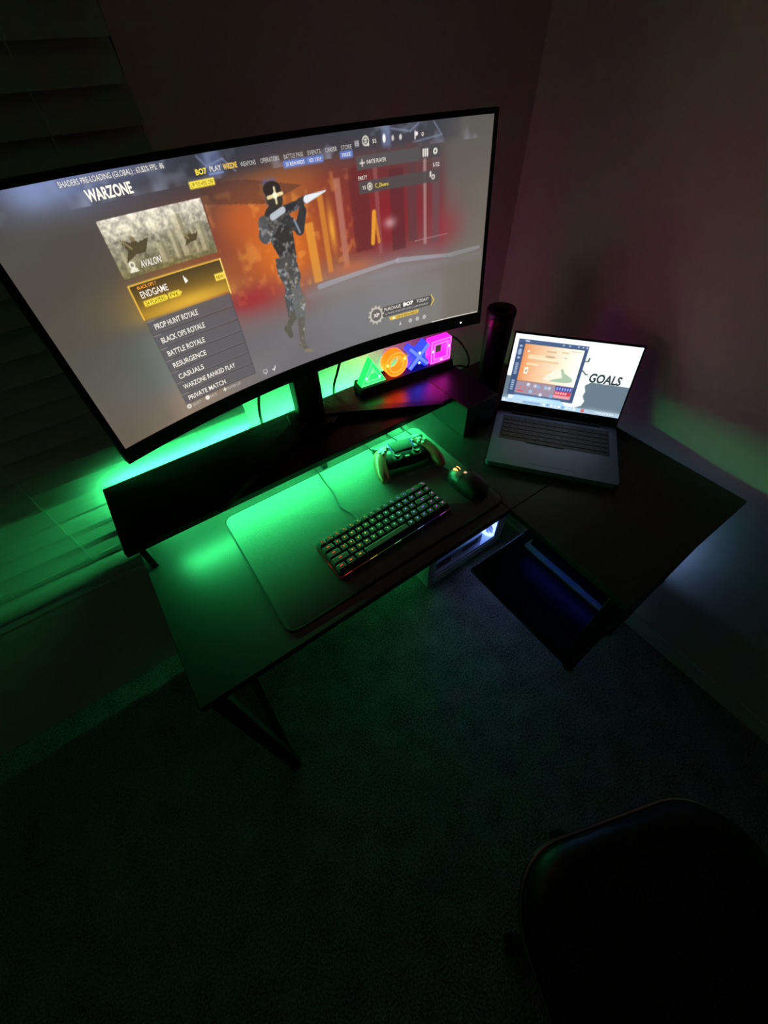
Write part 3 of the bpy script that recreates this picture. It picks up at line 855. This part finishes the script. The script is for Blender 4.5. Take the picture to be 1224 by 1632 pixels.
def lsc_np(off):
    return lambda x, h: np.stack([x - LW / 2, LD / 2 + h * st - off * ct, .018 + h * ct + off * st], -1)
HL = .2135
def lid_slab(name, x0, x1, h0, h1, o0, o1, m):
    return MB().loft([[lsc(x, h0, o0), lsc(x, h1, o0), lsc(x, h1, o1), lsc(x, h0, o1)] for x in (x0, x1)]).build(name, m, lap)
lid_slab('lid', 0, LW, .002, HL, -.005, -.0004, 'laptop_metal')
lid_slab('screen_bezel', .001, LW - .001, .003, HL - .001, -.0004, .0003, 'bezel')
X0, X1, H0, H1 = .0042, LW - .0042, .0272, .2079
def U(u): return X0 + (X1 - X0) * u
def V(v): return H0 + (H1 - H0) * v
lc = Canvas(0, 1, 0, 1, 220, 130)
lc.C[:] = (236, 246, 244)
lc.poly([(.655, .40), (.70, .455), (1.01, .455), (1.01, -.01), (.60, -.01), (.625, .06), (.675, .10), (.69, .17), (.665, .25), (.675, .31)], (98, 116, 128))
lc.rect(-.01, .05, -.01, .40, (98, 116, 128))
lc.line([(.585, .73), (.625, .735), (.628, .78)], .006, (56, 66, 70)); lc.line([(.588, .62), (.615, .585), (.638, .55), (.650, .56)], .006, (56, 66, 70))
# open window with side bar, banner, tiles
lc.rect(.035, .60, .115, .935, (62, 80, 116)); lc.rect(.035, .60, .885, .935, (72, 92, 130))
lc.rect(.095, .572, .345, .875, (240, 200, 150))
gx = np.clip((lc.X - .095) / .477, 0, 1)
bn = ((lc.X > .095) & (lc.X < .572) & (lc.Y > .345) & (lc.Y < .875))[..., None]
lc.C = np.where(bn, np.stack([222 + 26 * gx, 138 + 112 * gx ** .7, 84 + 150 * gx ** .7], -1), lc.C)
for y, x0, x1, c in ((.72, .14, .30, (255, 222, 180)), (.69, .14, .36, (255, 230, 196)), (.60, .14, .24, (255, 226, 190)), (.655, .20, .40, (214, 180, 136)), (.80, .28, .36, (190, 168, 132)), (.81, .40, .46, (200, 186, 160)), (.73, .28, .36, (170, 148, 120)), (.74, .43, .46, (190, 190, 176)), (.84, .47, .56, (206, 200, 190)), (.44, .2, .36, (232, 190, 140)), (.52, .25, .36, (236, 200, 150))):
    lc.rect(x0, x1, y - .012, y + .012, c, .8, .012)
lc.poly([(.30, .42), (.35, .50), (.40, .575), (.45, .585), (.47, .53), (.54, .47), (.55, .42), (.50, .395), (.34, .395)], (226, 230, 212), .8)
lc.poly([(.43, .58), (.45, .585), (.47, .53), (.54, .47), (.55, .42), (.50, .395), (.36, .395), (.40, .43), (.46, .46)], (150, 178, 152), .85)
lc.rect(.135, .165, .455, .545, (250, 236, 214)); lc.rect(.147, .155, .475, .52, (60, 50, 46)); lc.disc(.135, .775, .008, (255, 236, 210), 1, ry=.014)
lc.rect(.095, .572, .155, .345, (152, 136, 152)); lc.rect(.095, .572, .335, .350, (150, 110, 92), .7, .01)
r2 = np.random.default_rng(5)
for k in range(9):
    x, y = .20 + .03 * k, .20 + .10 * (k % 3 != 1) + r2.uniform(-.03, .01)
    lc.disc(x, y, .014, [(206, 214, 226), (150, 190, 220), (190, 200, 210), (120, 170, 210)][k % 4], .9, ry=.026)
lc.rect(.43, .57, .27, .34, (44, 60, 150)); lc.rect(.43, .565, .205, .265, (196, 60, 74)); lc.rect(.43, .565, .165, .203, (226, 150, 160))
for k in range(6): lc.rect(.44 + .022 * k, .452 + .022 * k, .28, .325, (190, 200, 235), .8)
for k in range(5): lc.rect(.44 + .02 * k, .452 + .02 * k, .22, .25, (250, 220, 225), .8)
lc.rect(.115, .165, .185, .205, (206, 70, 80)); lc.rect(.13, .145, .235, .262, (206, 96, 96)); lc.rect(.165, .18, .235, .262, (200, 110, 110))
for k in range(4): lc.rect(.052, .074, .82 - .055 * k, .85 - .055 * k, (176, 196, 220), .9, .012)
for k in range(7): lc.rect(.050, .076, .58 - .025 * k, .595 - .025 * k, (190, 206, 226), .8, .01)
for k in range(5): lc.rect(.050, .076, .32 - .032 * k, .34 - .032 * k, (184, 202, 226), .8, .01)
lc.rect(.046, .078, .735, .775, (160, 182, 210), .8)
for x in (.40, .45, .52, .555, .585): lc.rect(x - .006, x + .006, .90, .92, (200, 214, 232), .9)
lc.rect(.09, .125, .903, .918, (210, 220, 235), .9)
lc.poly([(.085, .055), (.10, .125), (.50, .125), (.55, .06)], (150, 196, 232), .9); lc.blob(.3, .08, .22, .05, (206, 232, 250), .6)
lc.rect(-.01, 1.01, -.01, .062, (172, 200, 224)); lc.rect(.0, .36, -.01, .062, (190, 206, 220), .6, .1); lc.rect(.72, 1.01, -.01, .062, (160, 178, 192), .9, .1)
lc.rect(.19, .34, .014, .048, (120, 156, 196), .8, .02); lc.rect(.012, .03, .016, .050, (222, 236, 246))
for k in range(9): lc.rect(.365 + .032 * k, .383 + .032 * k, .018, .05, [(236, 244, 250), (90, 150, 210), (232, 238, 244), (206, 226, 240)][k % 4], .9)
lc.disc(.70, .033, .016, (206, 90, 96), .9, ry=.026)
for k in range(8): lc.rect(.80 + .02 * k, .811 + .02 * k, .022, .045, (232, 240, 244), .8)
lscreen = lc.build('screen', 'laptop_picture', lambda x, y: lsc_np(.0006)(U(x), V(y)), lap)
text(lscreen, 'wallpaper_text', 'GOALS', lambda a, c: lsc(U(a), V(c), .0010), .672, .925, .462, .125, glow((58, 68, 72), 1.0), bold=.035, slant=.12)

# ---------------------------------------------------------------- tumbler beside the laptop
tum = empty('tumbler', (.905, .752, DZ))
tag(tum, 'tall dark tumbler with a black lid standing behind the laptop', 'tumbler')
MB().lathe([(.030, 0), (.0325, .003), (.0335, .02), (.0375, .15), (.0385, .205)], 40).build('body', 'tumbler_coat', tum, smooth=True)
MB().lathe([(.0388, .2052), (.0392, .208), (.0392, .226), (.0385, .229)], 40).build('metal_band', 'tumbler_band', tum, smooth=True)
MB().lathe([(.0395, .2292), (.0405, .232), (.0405, .243), (.038, .2475), (.030, .2475), (.028, .2455)], 40).build('lid', 'plastic_black', tum, smooth=True)
MB().prism(rrect(-.012, .012, -.020, .020, .006), .2456, .2535, .002, 2).build('lid_slider', 'plastic_matte', tum, smooth=True)

# ---------------------------------------------------------------- desk mat
dm = empty('desk_mat', (.305, .555, DZ))
tag(dm, 'grey cloth desk mat with rounded corners under the keyboard and controller', 'desk mat')
MB().prism(rrect(-.290, .296, -.175, .180, .022, 8), .0002, .0036, .0010, 2).build('cloth', 'mat_fabric', dm, smooth=True)
o2 = rrect(-.2915, .2975, -.1765, .1815, .0235, 8); i2 = rrect(-.288, .294, -.173, .178, .020, 8)
MB().ring_prism(o2, i2, .0002, .0040).build('stitched_edge', 'mat_edge', dm)
PZ = DZ + .004

# ---------------------------------------------------------------- mechanical keyboard
KB = empty('mechanical_keyboard', (.311, .4775, PZ), math.radians(1.4))
tag(KB, 'compact black mechanical keyboard with rainbow lit key legends on the mat', 'keyboard')
KW, KD, UN = .312, .104, .0190
MB().prism(rrect(-KW / 2, KW / 2, -KD / 2, KD / 2, .006), .0, .017, .002, 2).build('case', 'plastic_black', KB, smooth=True)
MB().box(-KW / 2 + .004, KW / 2 - .004, -KD / 2 + .004, KD / 2 - .004, .0171, .0178).build('plate', 'key_plate', KB)
HUES = [(0, (255, 62, 50)), (.10, (255, 84, 50)), (.2, (255, 178, 60)), (.3, (226, 226, 90)), (.42, (120, 236, 110)), (.55, (120, 236, 180)), (.66, (150, 206, 255)), (.76, (140, 130, 255)), (.86, (206, 90, 255)), (1, (255, 130, 200))]
def hue(t):
    t = min(1, max(0, t))
    for (a, ca), (b_, cb) in zip(HUES[:-1], HUES[1:]):
        if t <= b_:
            k = (t - a) / (b_ - a)
            return tuple(int(x + (y - x) * k) for x, y in zip(ca, cb))
    return HUES[-1][1]
def cap_mesh(wu, h):
    w, d = wu * UN - .0012, UN - .0012
    secs = []
    for z, ins in ((0, 0), (h * .35, .0006), (h * .92, .0022), (h, .0034)):
        secs.append([(x, y + (.0006 if z > 0 else 0), z) for x, y in rrect(-w / 2 + ins, w / 2 - ins, -d / 2 + ins, d / 2 - ins, .0016, 2)])
    return MB().loft(secs)
caps = {}
rowsU = [[1] * 13 + [2, 1], [1.5] + [1] * 12 + [1.5, 1], [1.75] + [1] * 11 + [2.25, 1], [2.25] + [1] * 10 + [1.75, 1, 1], [1.25, 1.25, 1.25, 6.25, 1, 1, 1, 1, 1, 1]]
legs_ = {}
for r_, row in enumerate(rowsU):
    y = (2 - r_) * UN
    h = (.0105, .0092, .0085, .0085, .0088)[r_]
    x = -8 * UN
    for k, wu in enumerate(row):
        xc = x + wu * UN / 2; x += wu * UN
        key = (wu, h)
        if key not in caps:
            caps[key] = cap_mesh(wu, h).build('key', 'key_cap', KB, smooth=False); ko = caps[key]
        else:
            ko = link_copy(caps[key], KB)
        ko.location = (xc, y, .0185)
        if wu == 6.25: continue
        t = (xc + 8 * UN) / (16 * UN)
        c = hue(t); c = tuple((v // 12) * 12 for v in c)
        lw = .0015 if wu == 1 else .0034
        lo_ = MB()
        lo_.box(-lw, lw, .0002, .0034 if wu == 1 else .0022, 0, .00025)
        if wu == 1 and r_ == 0: lo_.box(.0026, .0040, -.003, -.0005, 0, .00025)
        lo_.build('legend', glow(c, 1.0 if r_ else .6), ko, loc=(0, .0006, h + .00005))
# light spilling round the rim of the case
gm = bpy.data.meshes.new('rim_light')
gb = bmesh.new(); cl = gb.loops.layers.float_color.new('Col')
rp = rrect(-KW / 2 - .0004, KW / 2 + .0004, -KD / 2 - .0004, KD / 2 + .0004, .006, 3)
fine = []
for p, q in zip(rp, rp[1:] + rp[:1]):
    nseg = max(1, int(math.dist(p, q) / .006))
    fine += [(p[0] + (q[0] - p[0]) * k / nseg, p[1] + (q[1] - p[1]) * k / nseg) for k in range(nseg)]
lo_v = [gb.verts.new((p[0], p[1], .0105)) for p in fine]; hi_v = [gb.verts.new((p[0], p[1], .0130)) for p in fine]
for k in range(len(fine)):
    j = (k + 1) % len(fine)
    f = gb.faces.new([lo_v[k], lo_v[j], hi_v[j], hi_v[k]])
    tcol = lin(hue(fine[k][0] / KW + .5)) * (.55 if (k * 7919) % 11 < 3 else .06)
    for lpv in f.loops: lpv[cl] = (*tcol, 1)
gb.to_mesh(gm); gb.free(); gm.materials.append(MATS['glow_rgb'])
go = bpy.data.objects.new('rim_light', gm); COL.objects.link(go); go.parent = KB

# ---------------------------------------------------------------- mouse
MO = empty('computer_mouse', (.556, .470, PZ), math.radians(4))
tag(MO, 'black computer mouse with a glowing orange scroll wheel', 'mouse')
def mouse_sec(y):
    t = (y + .060) / .120                     # 0 rear .. 1 front
    w = .033 * (1 - abs(2 * t - .85) ** 3.2 * .42) * min(1, 6 * t + .35) * min(1, 5 * (1 - t) + .62)
    hgt = .039 * math.sin(PI * min(1, max(0, (t * .80 + .14)))) ** .75
    return w, max(.010, hgt)
def mouse_ring(y, x_sign=None, inset=0.0):
    w, hgt = mouse_sec(y); ring = []
    for k in range(17):
        a = PI * k / 16
        ring.append(((w + inset) * math.copysign(abs(math.cos(a)) ** .7, math.cos(a)), y, .0006 + (hgt + inset) * math.sin(a) ** .8))
    return ring
MB().loft([mouse_ring(y) for y in np.linspace(-.060, .060, 19)]).build('shell', 'plastic_matte', MO, smooth=True)
for sg in (-1, 1):
    secs = []
    for y in np.linspace(.008, .058, 9):
        rg = [p for p in mouse_ring(y, inset=.0010) if sg * p[0] > .0035 and p[2] > .012]
        w, hgt = mouse_sec(y); n_ = 6; ring = []
        for k in range(n_):
            a = math.radians(35 + (80 - 35) * k / (n_ - 1)); a = a if sg > 0 else PI - a
            ring.append(((w + .001) * math.copysign(abs(math.cos(a)) ** .7, math.cos(a)), y, .0006 + (hgt + .001) * math.sin(a) ** .8))
        low = [(p[0] * .96, p[1], p[2] - .0016) for p in ring[::-1]]
        secs.append(ring + low)
    MB().loft(secs).build('button', 'plastic_black', MO, smooth=True)
wz = mouse_sec(.036)[1]
MB().lathe([(.0085, -.0035), (.0098, -.002), (.0098, .002), (.0085, .0035)], 24, Matrix.Translation((0, .036, wz - .0035)) @ Matrix.Rotation(PI / 2, 4, 'Y')).build('scroll_wheel', 'rubber', MO, smooth=True)
for dx in (-.0042, .0042):
    MB().lathe([(.0094, -.0007), (.0094, .0007)], 24, Matrix.Translation((dx, .036, wz - .0030)) @ Matrix.Rotation(PI / 2, 4, 'Y')).build('wheel_light', glow((255, 176, 90), 2.6), MO)
MB().box(-.0035, .0035, .006, .013, mouse_sec(.010)[1] - .001, mouse_sec(.010)[1] + .0016, .0006, 1).build('dpi_button', glow((255, 200, 150), .8), MO)

# ---------------------------------------------------------------- game controller
GC = empty('game_controller', (.482, .628, PZ), math.radians(-13))
tag(GC, 'game controller with copper-toned grips and black centre, lying behind the keyboard', 'controller')
def oval(c, rx, rz, n=14, ax=Vector((1, 0, 0))):
    up = Vector((0, 0, 1))
    return [c + ax * rx * math.cos(2 * PI * k / n) + up * rz * math.sin(2 * PI * k / n) for k in range(n)]
for sg in (-1, 1):
    path = [(.050, .044, .027, .012, .008), (.052, .036, .027, .026, .016), (.058, .020, .026, .027, .0185), (.066, .002, .024, .0235, .0185), (.073, -.020, .021, .0195, .0180), (.077, -.042, .0185, .0165, .0165), (.0765, -.056, .0165, .0120, .0120), (.0745, -.062, .0155, .004, .005)]
    secs = [oval(Vector((sg * x, y, z)), rx, rz, 16, Vector((1, -.25 * sg, 0)).normalized()) for x, y, z, rx, rz in path]
    MB().loft(secs).build('grip', 'grip_copper', GC, smooth=True)
    tr = MB().prism(rrect(sg * .055 - .017, sg * .055 + .017, .040, .058, .006), .016, .036, .004, 2)
    tr.build('trigger', 'plastic_black', GC, smooth=True)
secs = []
for x in np.linspace(-.056, .056, 15):
    e = 1 - .10 * (abs(x) / .056) ** 2
    secs.append([Vector((x, .006 + .040 * e * math.cos(a), .024 + .0155 * e * math.sin(a) * (1 if math.sin(a) > 0 else .9))) for a in np.linspace(0, 2 * PI, 18, endpoint=False)])
MB().loft(secs).build('centre_body', 'plastic_black', GC, smooth=True)
MB().prism([(-.030, .046), (.030, .046), (.025, .008), (-.025, .008)], .0385, .0420, .0015, 2).build('touchpad', 'plastic_matte', GC, smooth=True)
for sg in (-1, 1):
    st_ = MB(); st_.lathe([(.0125, .026), (.0130, .0405), (.0120, .0415)], 24, Matrix.Translation((sg * .0265, -.012, 0)))
    so = st_.build('stick_ring', 'plastic_matte', GC, smooth=True)
    MB().lathe([(.0055, .041), (.0055, .046), (.0095, .0475), (.0100, .0510), (.0088, .0522), (.0060, .0512)], 24, Matrix.Translation((sg * .0265, -.012, 0))).build('thumb_stick', 'plastic_black', so, smooth=True)
gz = .0435
for dx, dy in ((.0088, 0), (-.0088, 0), (0, .0088), (0, -.0088)):
    MB().lathe([(.0042, gz - .004), (.0042, gz + .0014), (.0036, gz + .0022)], 18, Matrix.Translation((.056 + dx, .021 + dy, 0))).build('face_button', 'shell_white', GC, smooth=True)
    b3 = MB().prism([(-.0036, .0105), (.0036, .0105), (.0036, .0045), (0, .0012), (-.0036, .0045)], gz - .004, gz + .0016, .0005, 1, Matrix.Translation((-.056, .021, 0)) @ Matrix.Rotation(math.atan2(dy, dx) - PI / 2, 4, 'Z'))
    b3.build('direction_button', 'shell_white', GC)
for sg in (-1, 1):
    MB().box(sg * .0345 - .0016, sg * .0345 + .0016, .030, .038, .040, .0432, .0008, 1).build('menu_button', 'shell_white', GC)
    MB().box(sg * .0312 - .0008, sg * .0312 + .0008, .012, .046, .0385, .0415).build('side_light', glow((60, 60, 255), .5), GC)
MB().prism(rrect(-.006, .006, -.017, -.012, .002), .036, .0392, .0006, 1).build('home_button', 'shell_white', GC)

# ---------------------------------------------------------------- computer tower under the desk
PX0, PX1, PY0, PY1, PZ1 = .586, 1.000, .602, .795, .460
pc = empty('computer_tower', ((PX0 + PX1) / 2, PY0, 0))
tag(pc, 'white computer tower with lit glass side standing under the desk', 'computer')
def pbox(name, m, x0, x1, y0, y1, z0, z1, bev=.002, parent=pc):
    cx = (PX0 + PX1) / 2
    return MB().box(x0 - cx, x1 - cx, y0 - PY0, y1 - PY0, z0, z1, bev, 1).build(name, m, parent)
for x in (PX0 + .03, PX1 - .06):
    for y in (PY0 + .02, PY1 - .05):
        pbox('foot', 'rubber', x, x + .03, y, y + .03, 0, .018, .003)
pbox('bottom_panel', 'case_white', PX0, PX1, PY0, PY1, .018, .026)
pbox('top_panel', 'case_white', PX0, PX1, PY0, PY1, PZ1 - .012, PZ1)
pbox('rear_panel', 'case_white', PX0, PX0 + .010, PY0, PY1, .026, PZ1 - .012)
fp = pbox('front_panel', 'case_white', PX1 - .014, PX1, PY0, PY1, .026, PZ1 - .012)
pbox('back_panel', 'case_white', PX0 + .010, PX1 - .014, PY1 - .008, PY1, .026, PZ1 - .012)
pbox('side_frame', 'case_white', PX0 + .010, PX1 - .014, PY0, PY0 + .008, .026, .066)
pbox('side_frame', 'case_white', PX0 + .010, PX1 - .014, PY0, PY0 + .008, PZ1 - .036, PZ1 - .012)
pbox('side_frame', 'case_white', PX0 + .010, PX0 + .040, PY0, PY0 + .008, .066, PZ1 - .036)
pbox('side_frame', 'case_white', PX1 - .044, PX1 - .014, PY0, PY0 + .008, .066, PZ1 - .036)
gl = pbox('glass_panel', 'glass_side', PX0 + .038, PX1 - .042, PY0 + .001, PY0 + .004, .064, PZ1 - .034, 0)
pbox('glass_gasket', 'case_dark', PX0 + .040, PX1 - .044, PY0 + .0045, PY0 + .0075, .066, .072, 0, gl)
pbox('tray', 'board_white', PX0 + .012, PX1 - .016, PY0 + .125, PY0 + .129, .028, PZ1 - .014, 0)
sh = pbox('power_shroud', 'board_white', PX0 + .012, PX1 - .10, PY0 + .024, PY0 + .124, .028, .118, .002)
pbox('shroud_label', 'case_dark', PX0 + .045, PX0 + .14, PY0 + .0225, PY0 + .0238, .070, .108, 0, sh)
for k in range(9):
    for j in range(2):
        pbox('vent_slot', 'case_dark', PX0 + .205 + .010 * k, PX0 + .211 + .010 * k, PY0 + .0226, PY0 + .0238, .078 + .016 * j, .089 + .016 * j, 0, sh)
pbox('mainboard', 'case_dark', PX0 + .03, PX0 + .27, PY0 + .120, PY0 + .1245, .150, PZ1 - .03, 0)
pbox('graphics_card', 'case_dark', PX0 + .012, PX0 + .29, PY0 + .02, PY0 + .119, .205, .245, .004)
pbox('heat_sink', 'board_white', PX0 + .10, PX0 + .20, PY0 + .05, PY0 + .119, .29, .39, .003)
bluew = glow((205, 215, 255), PC_LEVEL)
pbox('light_bar', bluew, PX0 + .03, PX1 - .05, PY0 + .012, PY0 + .020, PZ1 - .030, PZ1 - .024, 0)
for k in range(3):
    fx = PX1 - .030; fy = PY0 + .068; fz = .09 + .125 * k
    rg = MB().ring_prism(ellipse(0, 0, .060, .060, 36), ellipse(0, 0, .050, .050, 36), -.010, .010, Matrix.Translation((fx - (PX0 + PX1) / 2, fy - PY0, fz)) @ Matrix.Rotation(PI / 2, 4, 'Y'))
    fo = rg.build('fan', glow((120, 150, 255), PC_LEVEL * .25), pc, smooth=True)
    bl = MB()
    for q in range(9):
        a = 2 * PI * q / 9
        bl.prism([(.012 * math.cos(a), .012 * math.sin(a)), (.049 * math.cos(a + .1), .049 * math.sin(a + .1)), (.049 * math.cos(a + .5), .049 * math.sin(a + .5)), (.012 * math.cos(a + .45), .012 * math.sin(a + .45))], -.003, .003, 0, 1, Matrix.Translation((fx - (PX0 + PX1) / 2, fy - PY0, fz)) @ Matrix.Rotation(PI / 2, 4, 'Y'))
    bl.lathe([(.014, -.008), (.014, .008)], 20, Matrix.Translation((fx - (PX0 + PX1) / 2, fy - PY0, fz)) @ Matrix.Rotation(PI / 2, 4, 'Y'))
    bl.build('fan_blades', 'shell_white', fo)
for z in (.05, .085):
    MB().lathe([(.004, -.001), (.004, .0012)], 12, Matrix.Translation((PX0 - (PX0 + PX1) / 2 + .022, -.0002, z)) @ UP).build('screw', 'case_dark', pc)

# ---------------------------------------------------------------- game console lying on the lower shelf
gcx0, gcx1, gcy0, gcy1 = .795, 1.008, .075, .385
co = empty('game_console', ((gcx0 + gcx1) / 2, (gcy0 + gcy1) / 2, SHZ))
tag(co, 'white and black game console lying on the shelf under the desk wing', 'console')
hw, hl = (gcx1 - gcx0) / 2, (gcy1 - gcy0) / 2
MB().box(-hw + .014, hw - .006, -hl + .010, hl - .010, .012, .088, .006).build('body', 'plastic_black', co)
for z0, z1, sg in ((0, .012, -1), (.088, .100, 1)):
    secs = []
    for y in np.linspace(-hl, hl, 13):
        bow = .004 * math.cos(PI * y / (2 * hl))
        zz0, zz1 = (z0, z1 + bow) if sg < 0 else (z0 - bow * 0, z1)
        secs.append([(-hw - bow, y, zz0 + .003), (-hw - bow + .004, y, zz0), (hw, y, zz0), (hw, y, zz1), (-hw - bow + .006, y, zz1), (-hw - bow, y, zz1 - .004)])
    MB().loft(secs).build('cover_plate', 'shell_white', co)
MB().box(-hw + .0122, -hw + .0139, -hl + .02, hl - .02, .080, .084).build('status_light', glow((50, 70, 255), 3.0), co)
MB().box(hw - .0059, hw - .0042, -hl + .01, hl - .02, .030, .070).build('status_light', glow((130, 185, 255), 6.0), co)

# ---------------------------------------------------------------- swivel chair at the lower right
CH = empty('office_chair', (.297, -.452, 0), math.radians(-20))
tag(CH, 'black padded swivel chair with a bright metal seat rim, seen from above', 'chair')
def seat_outline(k):
    return [(x, y) for x, y in rrect(-.25 * k, .25 * k, -.25 * k, .25 * k, .13 * k, 8)]
MB().loft([[(x, y, z) for x, y in seat_outline(k)] for k, z in ((.90, .405), (.985, .418), (1.0, .440), (.985, .462), (.93, .476), (.80, .480), (.45, .474))]).build('seat', 'seat_leather', CH, smooth=True)
MB().tube([(x, y, .428) for x, y in seat_outline(1.012)], .0055, 8, closed=True).build('seat_rim', 'chrome', CH, smooth=True)
secs = []
for z, w, t in ((.50, .17, .02), (.56, .215, .034), (.70, .235, .04), (.85, .23, .038), (.95, .20, .030), (.985, .15, .016)):
    secs.append([(x, y - .262 - (z - .5) * .16, z) for x, y in rrect(-w, w, -t, t, t * .9, 4)])
MB().loft(secs).build('backrest', 'seat_leather', CH, smooth=True)
MB().tube(spline([(0, -.16, .40), (0, -.26, .41), (0, -.315, .47), (0, -.325, .62)]), .016, 10).build('back_bracket', 'desk_steel', CH, smooth=True)
MB().lathe([(.09, .385), (.09, .404)], 24).build('mount_plate', 'desk_steel', CH)
MB().lathe([(.030, .10), (.030, .24), (.016, .241), (.016, .386)], 24).build('gas_lift', 'chrome', CH, smooth=True)
for k in range(5):
    a = 2 * PI * k / 5 + .3; d = Vector((math.cos(a), math.sin(a), 0)); n_ = Vector((-d.y, d.x, 0))
    secs = [[d * r_ - n_ * w + Vector((0, 0, z0)), d * r_ + n_ * w + Vector((0, 0, z0)), d * r_ + n_ * w * .7 + Vector((0, 0, z1)), d * r_ - n_ * w * .7 + Vector((0, 0, z1))] for r_, w, z0, z1 in ((.02, .028, .075, .120), (.13, .022, .068, .100), (.235, .015, .060, .080))]
    lg = MB().loft(secs).build('base_leg', 'plastic_black', CH)
    ax = Matrix.Translation(d * .222 + Vector((0, 0, .028))) @ Matrix.Rotation(a, 4, 'Z') @ Matrix.Rotation(PI / 2, 4, 'X')
    MB().lathe([(.020, -.020), (.028, -.016), (.028, -.004), (.014, -.003), (.014, .003), (.028, .004), (.028, .016), (.020, .020)], 18, ax).build('caster', 'rubber', lg, smooth=True)

# ---------------------------------------------------------------- cables
def cable(name, pts, r, m, label, n=8):
    o = MB().tube(spline(pts, n), r, 7).build(name, m, smooth=True)
    return tag(o, label, 'cable')
cable('keyboard_cable', [(.275, .529, PZ + .008), (.273, .56, PZ + .0035), (.262, .60, PZ + .003), (.272, .65, PZ + .003), (.274, .70, PZ + .003), (.28, .76, DZ + .004), (.285, .85, DZ + .004), (.286, .883, DZ + .005), (.287, .893, DZ - .02), (.29, .898, .60)], .0019, 'cable', 'thin black cable running from the keyboard back under the shelf')
cable('controller_cable', [(.499, .672, PZ + .026), (.508, .70, PZ + .016), (.512, .725, PZ + .006), (.515, .76, DZ + .003), (.52, .85, DZ + .003), (.522, .883, DZ + .005), (.522, .893, DZ - .02), (.523, .898, .62)], .0018, 'cable', 'short dark cable leading to the game controller from under the shelf')
cable('charging_cable', [(.445, .668, PZ + .004), (.438, .695, PZ + .006), (.436, .725, PZ + .004), (.435, .78, DZ + .003), (.436, .85, DZ + .003), (.437, .883, DZ + .005), (.437, .893, DZ - .02), (.437, .898, .60)], .0018, 'cable', 'loose dark cable end lying on the mat left of the controller')
cable('mouse_cable', [(.552, .531, PZ + .006), (.548, .56, PZ + .003), (.562, .60, PZ + .003), (.572, .615, PZ + .003), (.574, .66, PZ + .003), (.566, .70, PZ + .003), (.565, .76, DZ + .003), (.566, .85, DZ + .003), (.567, .883, DZ + .005), (.568, .893, DZ - .02), (.568, .898, .60)], .0016, 'cable_grey', 'thin grey cable looping from the front of the mouse')
cable('power_cable', [(.20, .765, 1.13), (.215, .80, 1.06), (.235, .87, .99), (.232, .905, .93), (.22, .912, .86), (.215, .912, .70), (.21, .92, .50)], .0036, 'cable', 'black cable hanging behind the monitor left of its stand')
cable('display_cable', [(.44, .765, 1.12), (.45, .81, 1.04), (.462, .87, .975), (.455, .90, .91), (.44, .908, .85), (.438, .912, .70), (.44, .92, .50)], .0034, 'cable', 'black cable hanging behind the monitor between stand and glowing triangle')
lamp_loop = [(.795, .850, RZ + .012), (.83, .875, RZ + .030), (.875, .90, RZ + .018), (.905, .885, RZ - .012), (.90, .845, RZ - .036), (.865, .812, RZ - .040), (.836, .818, RZ - .03), (.832, .85, RZ - .05), (.84, .865, DZ + .012), (.845, .893, DZ - .01), (.85, .899, .60)]
cable('lamp_cable', lamp_loop, .0032, 'cable', 'black cable curled in a loop beside the glowing pink square')

flush_text()
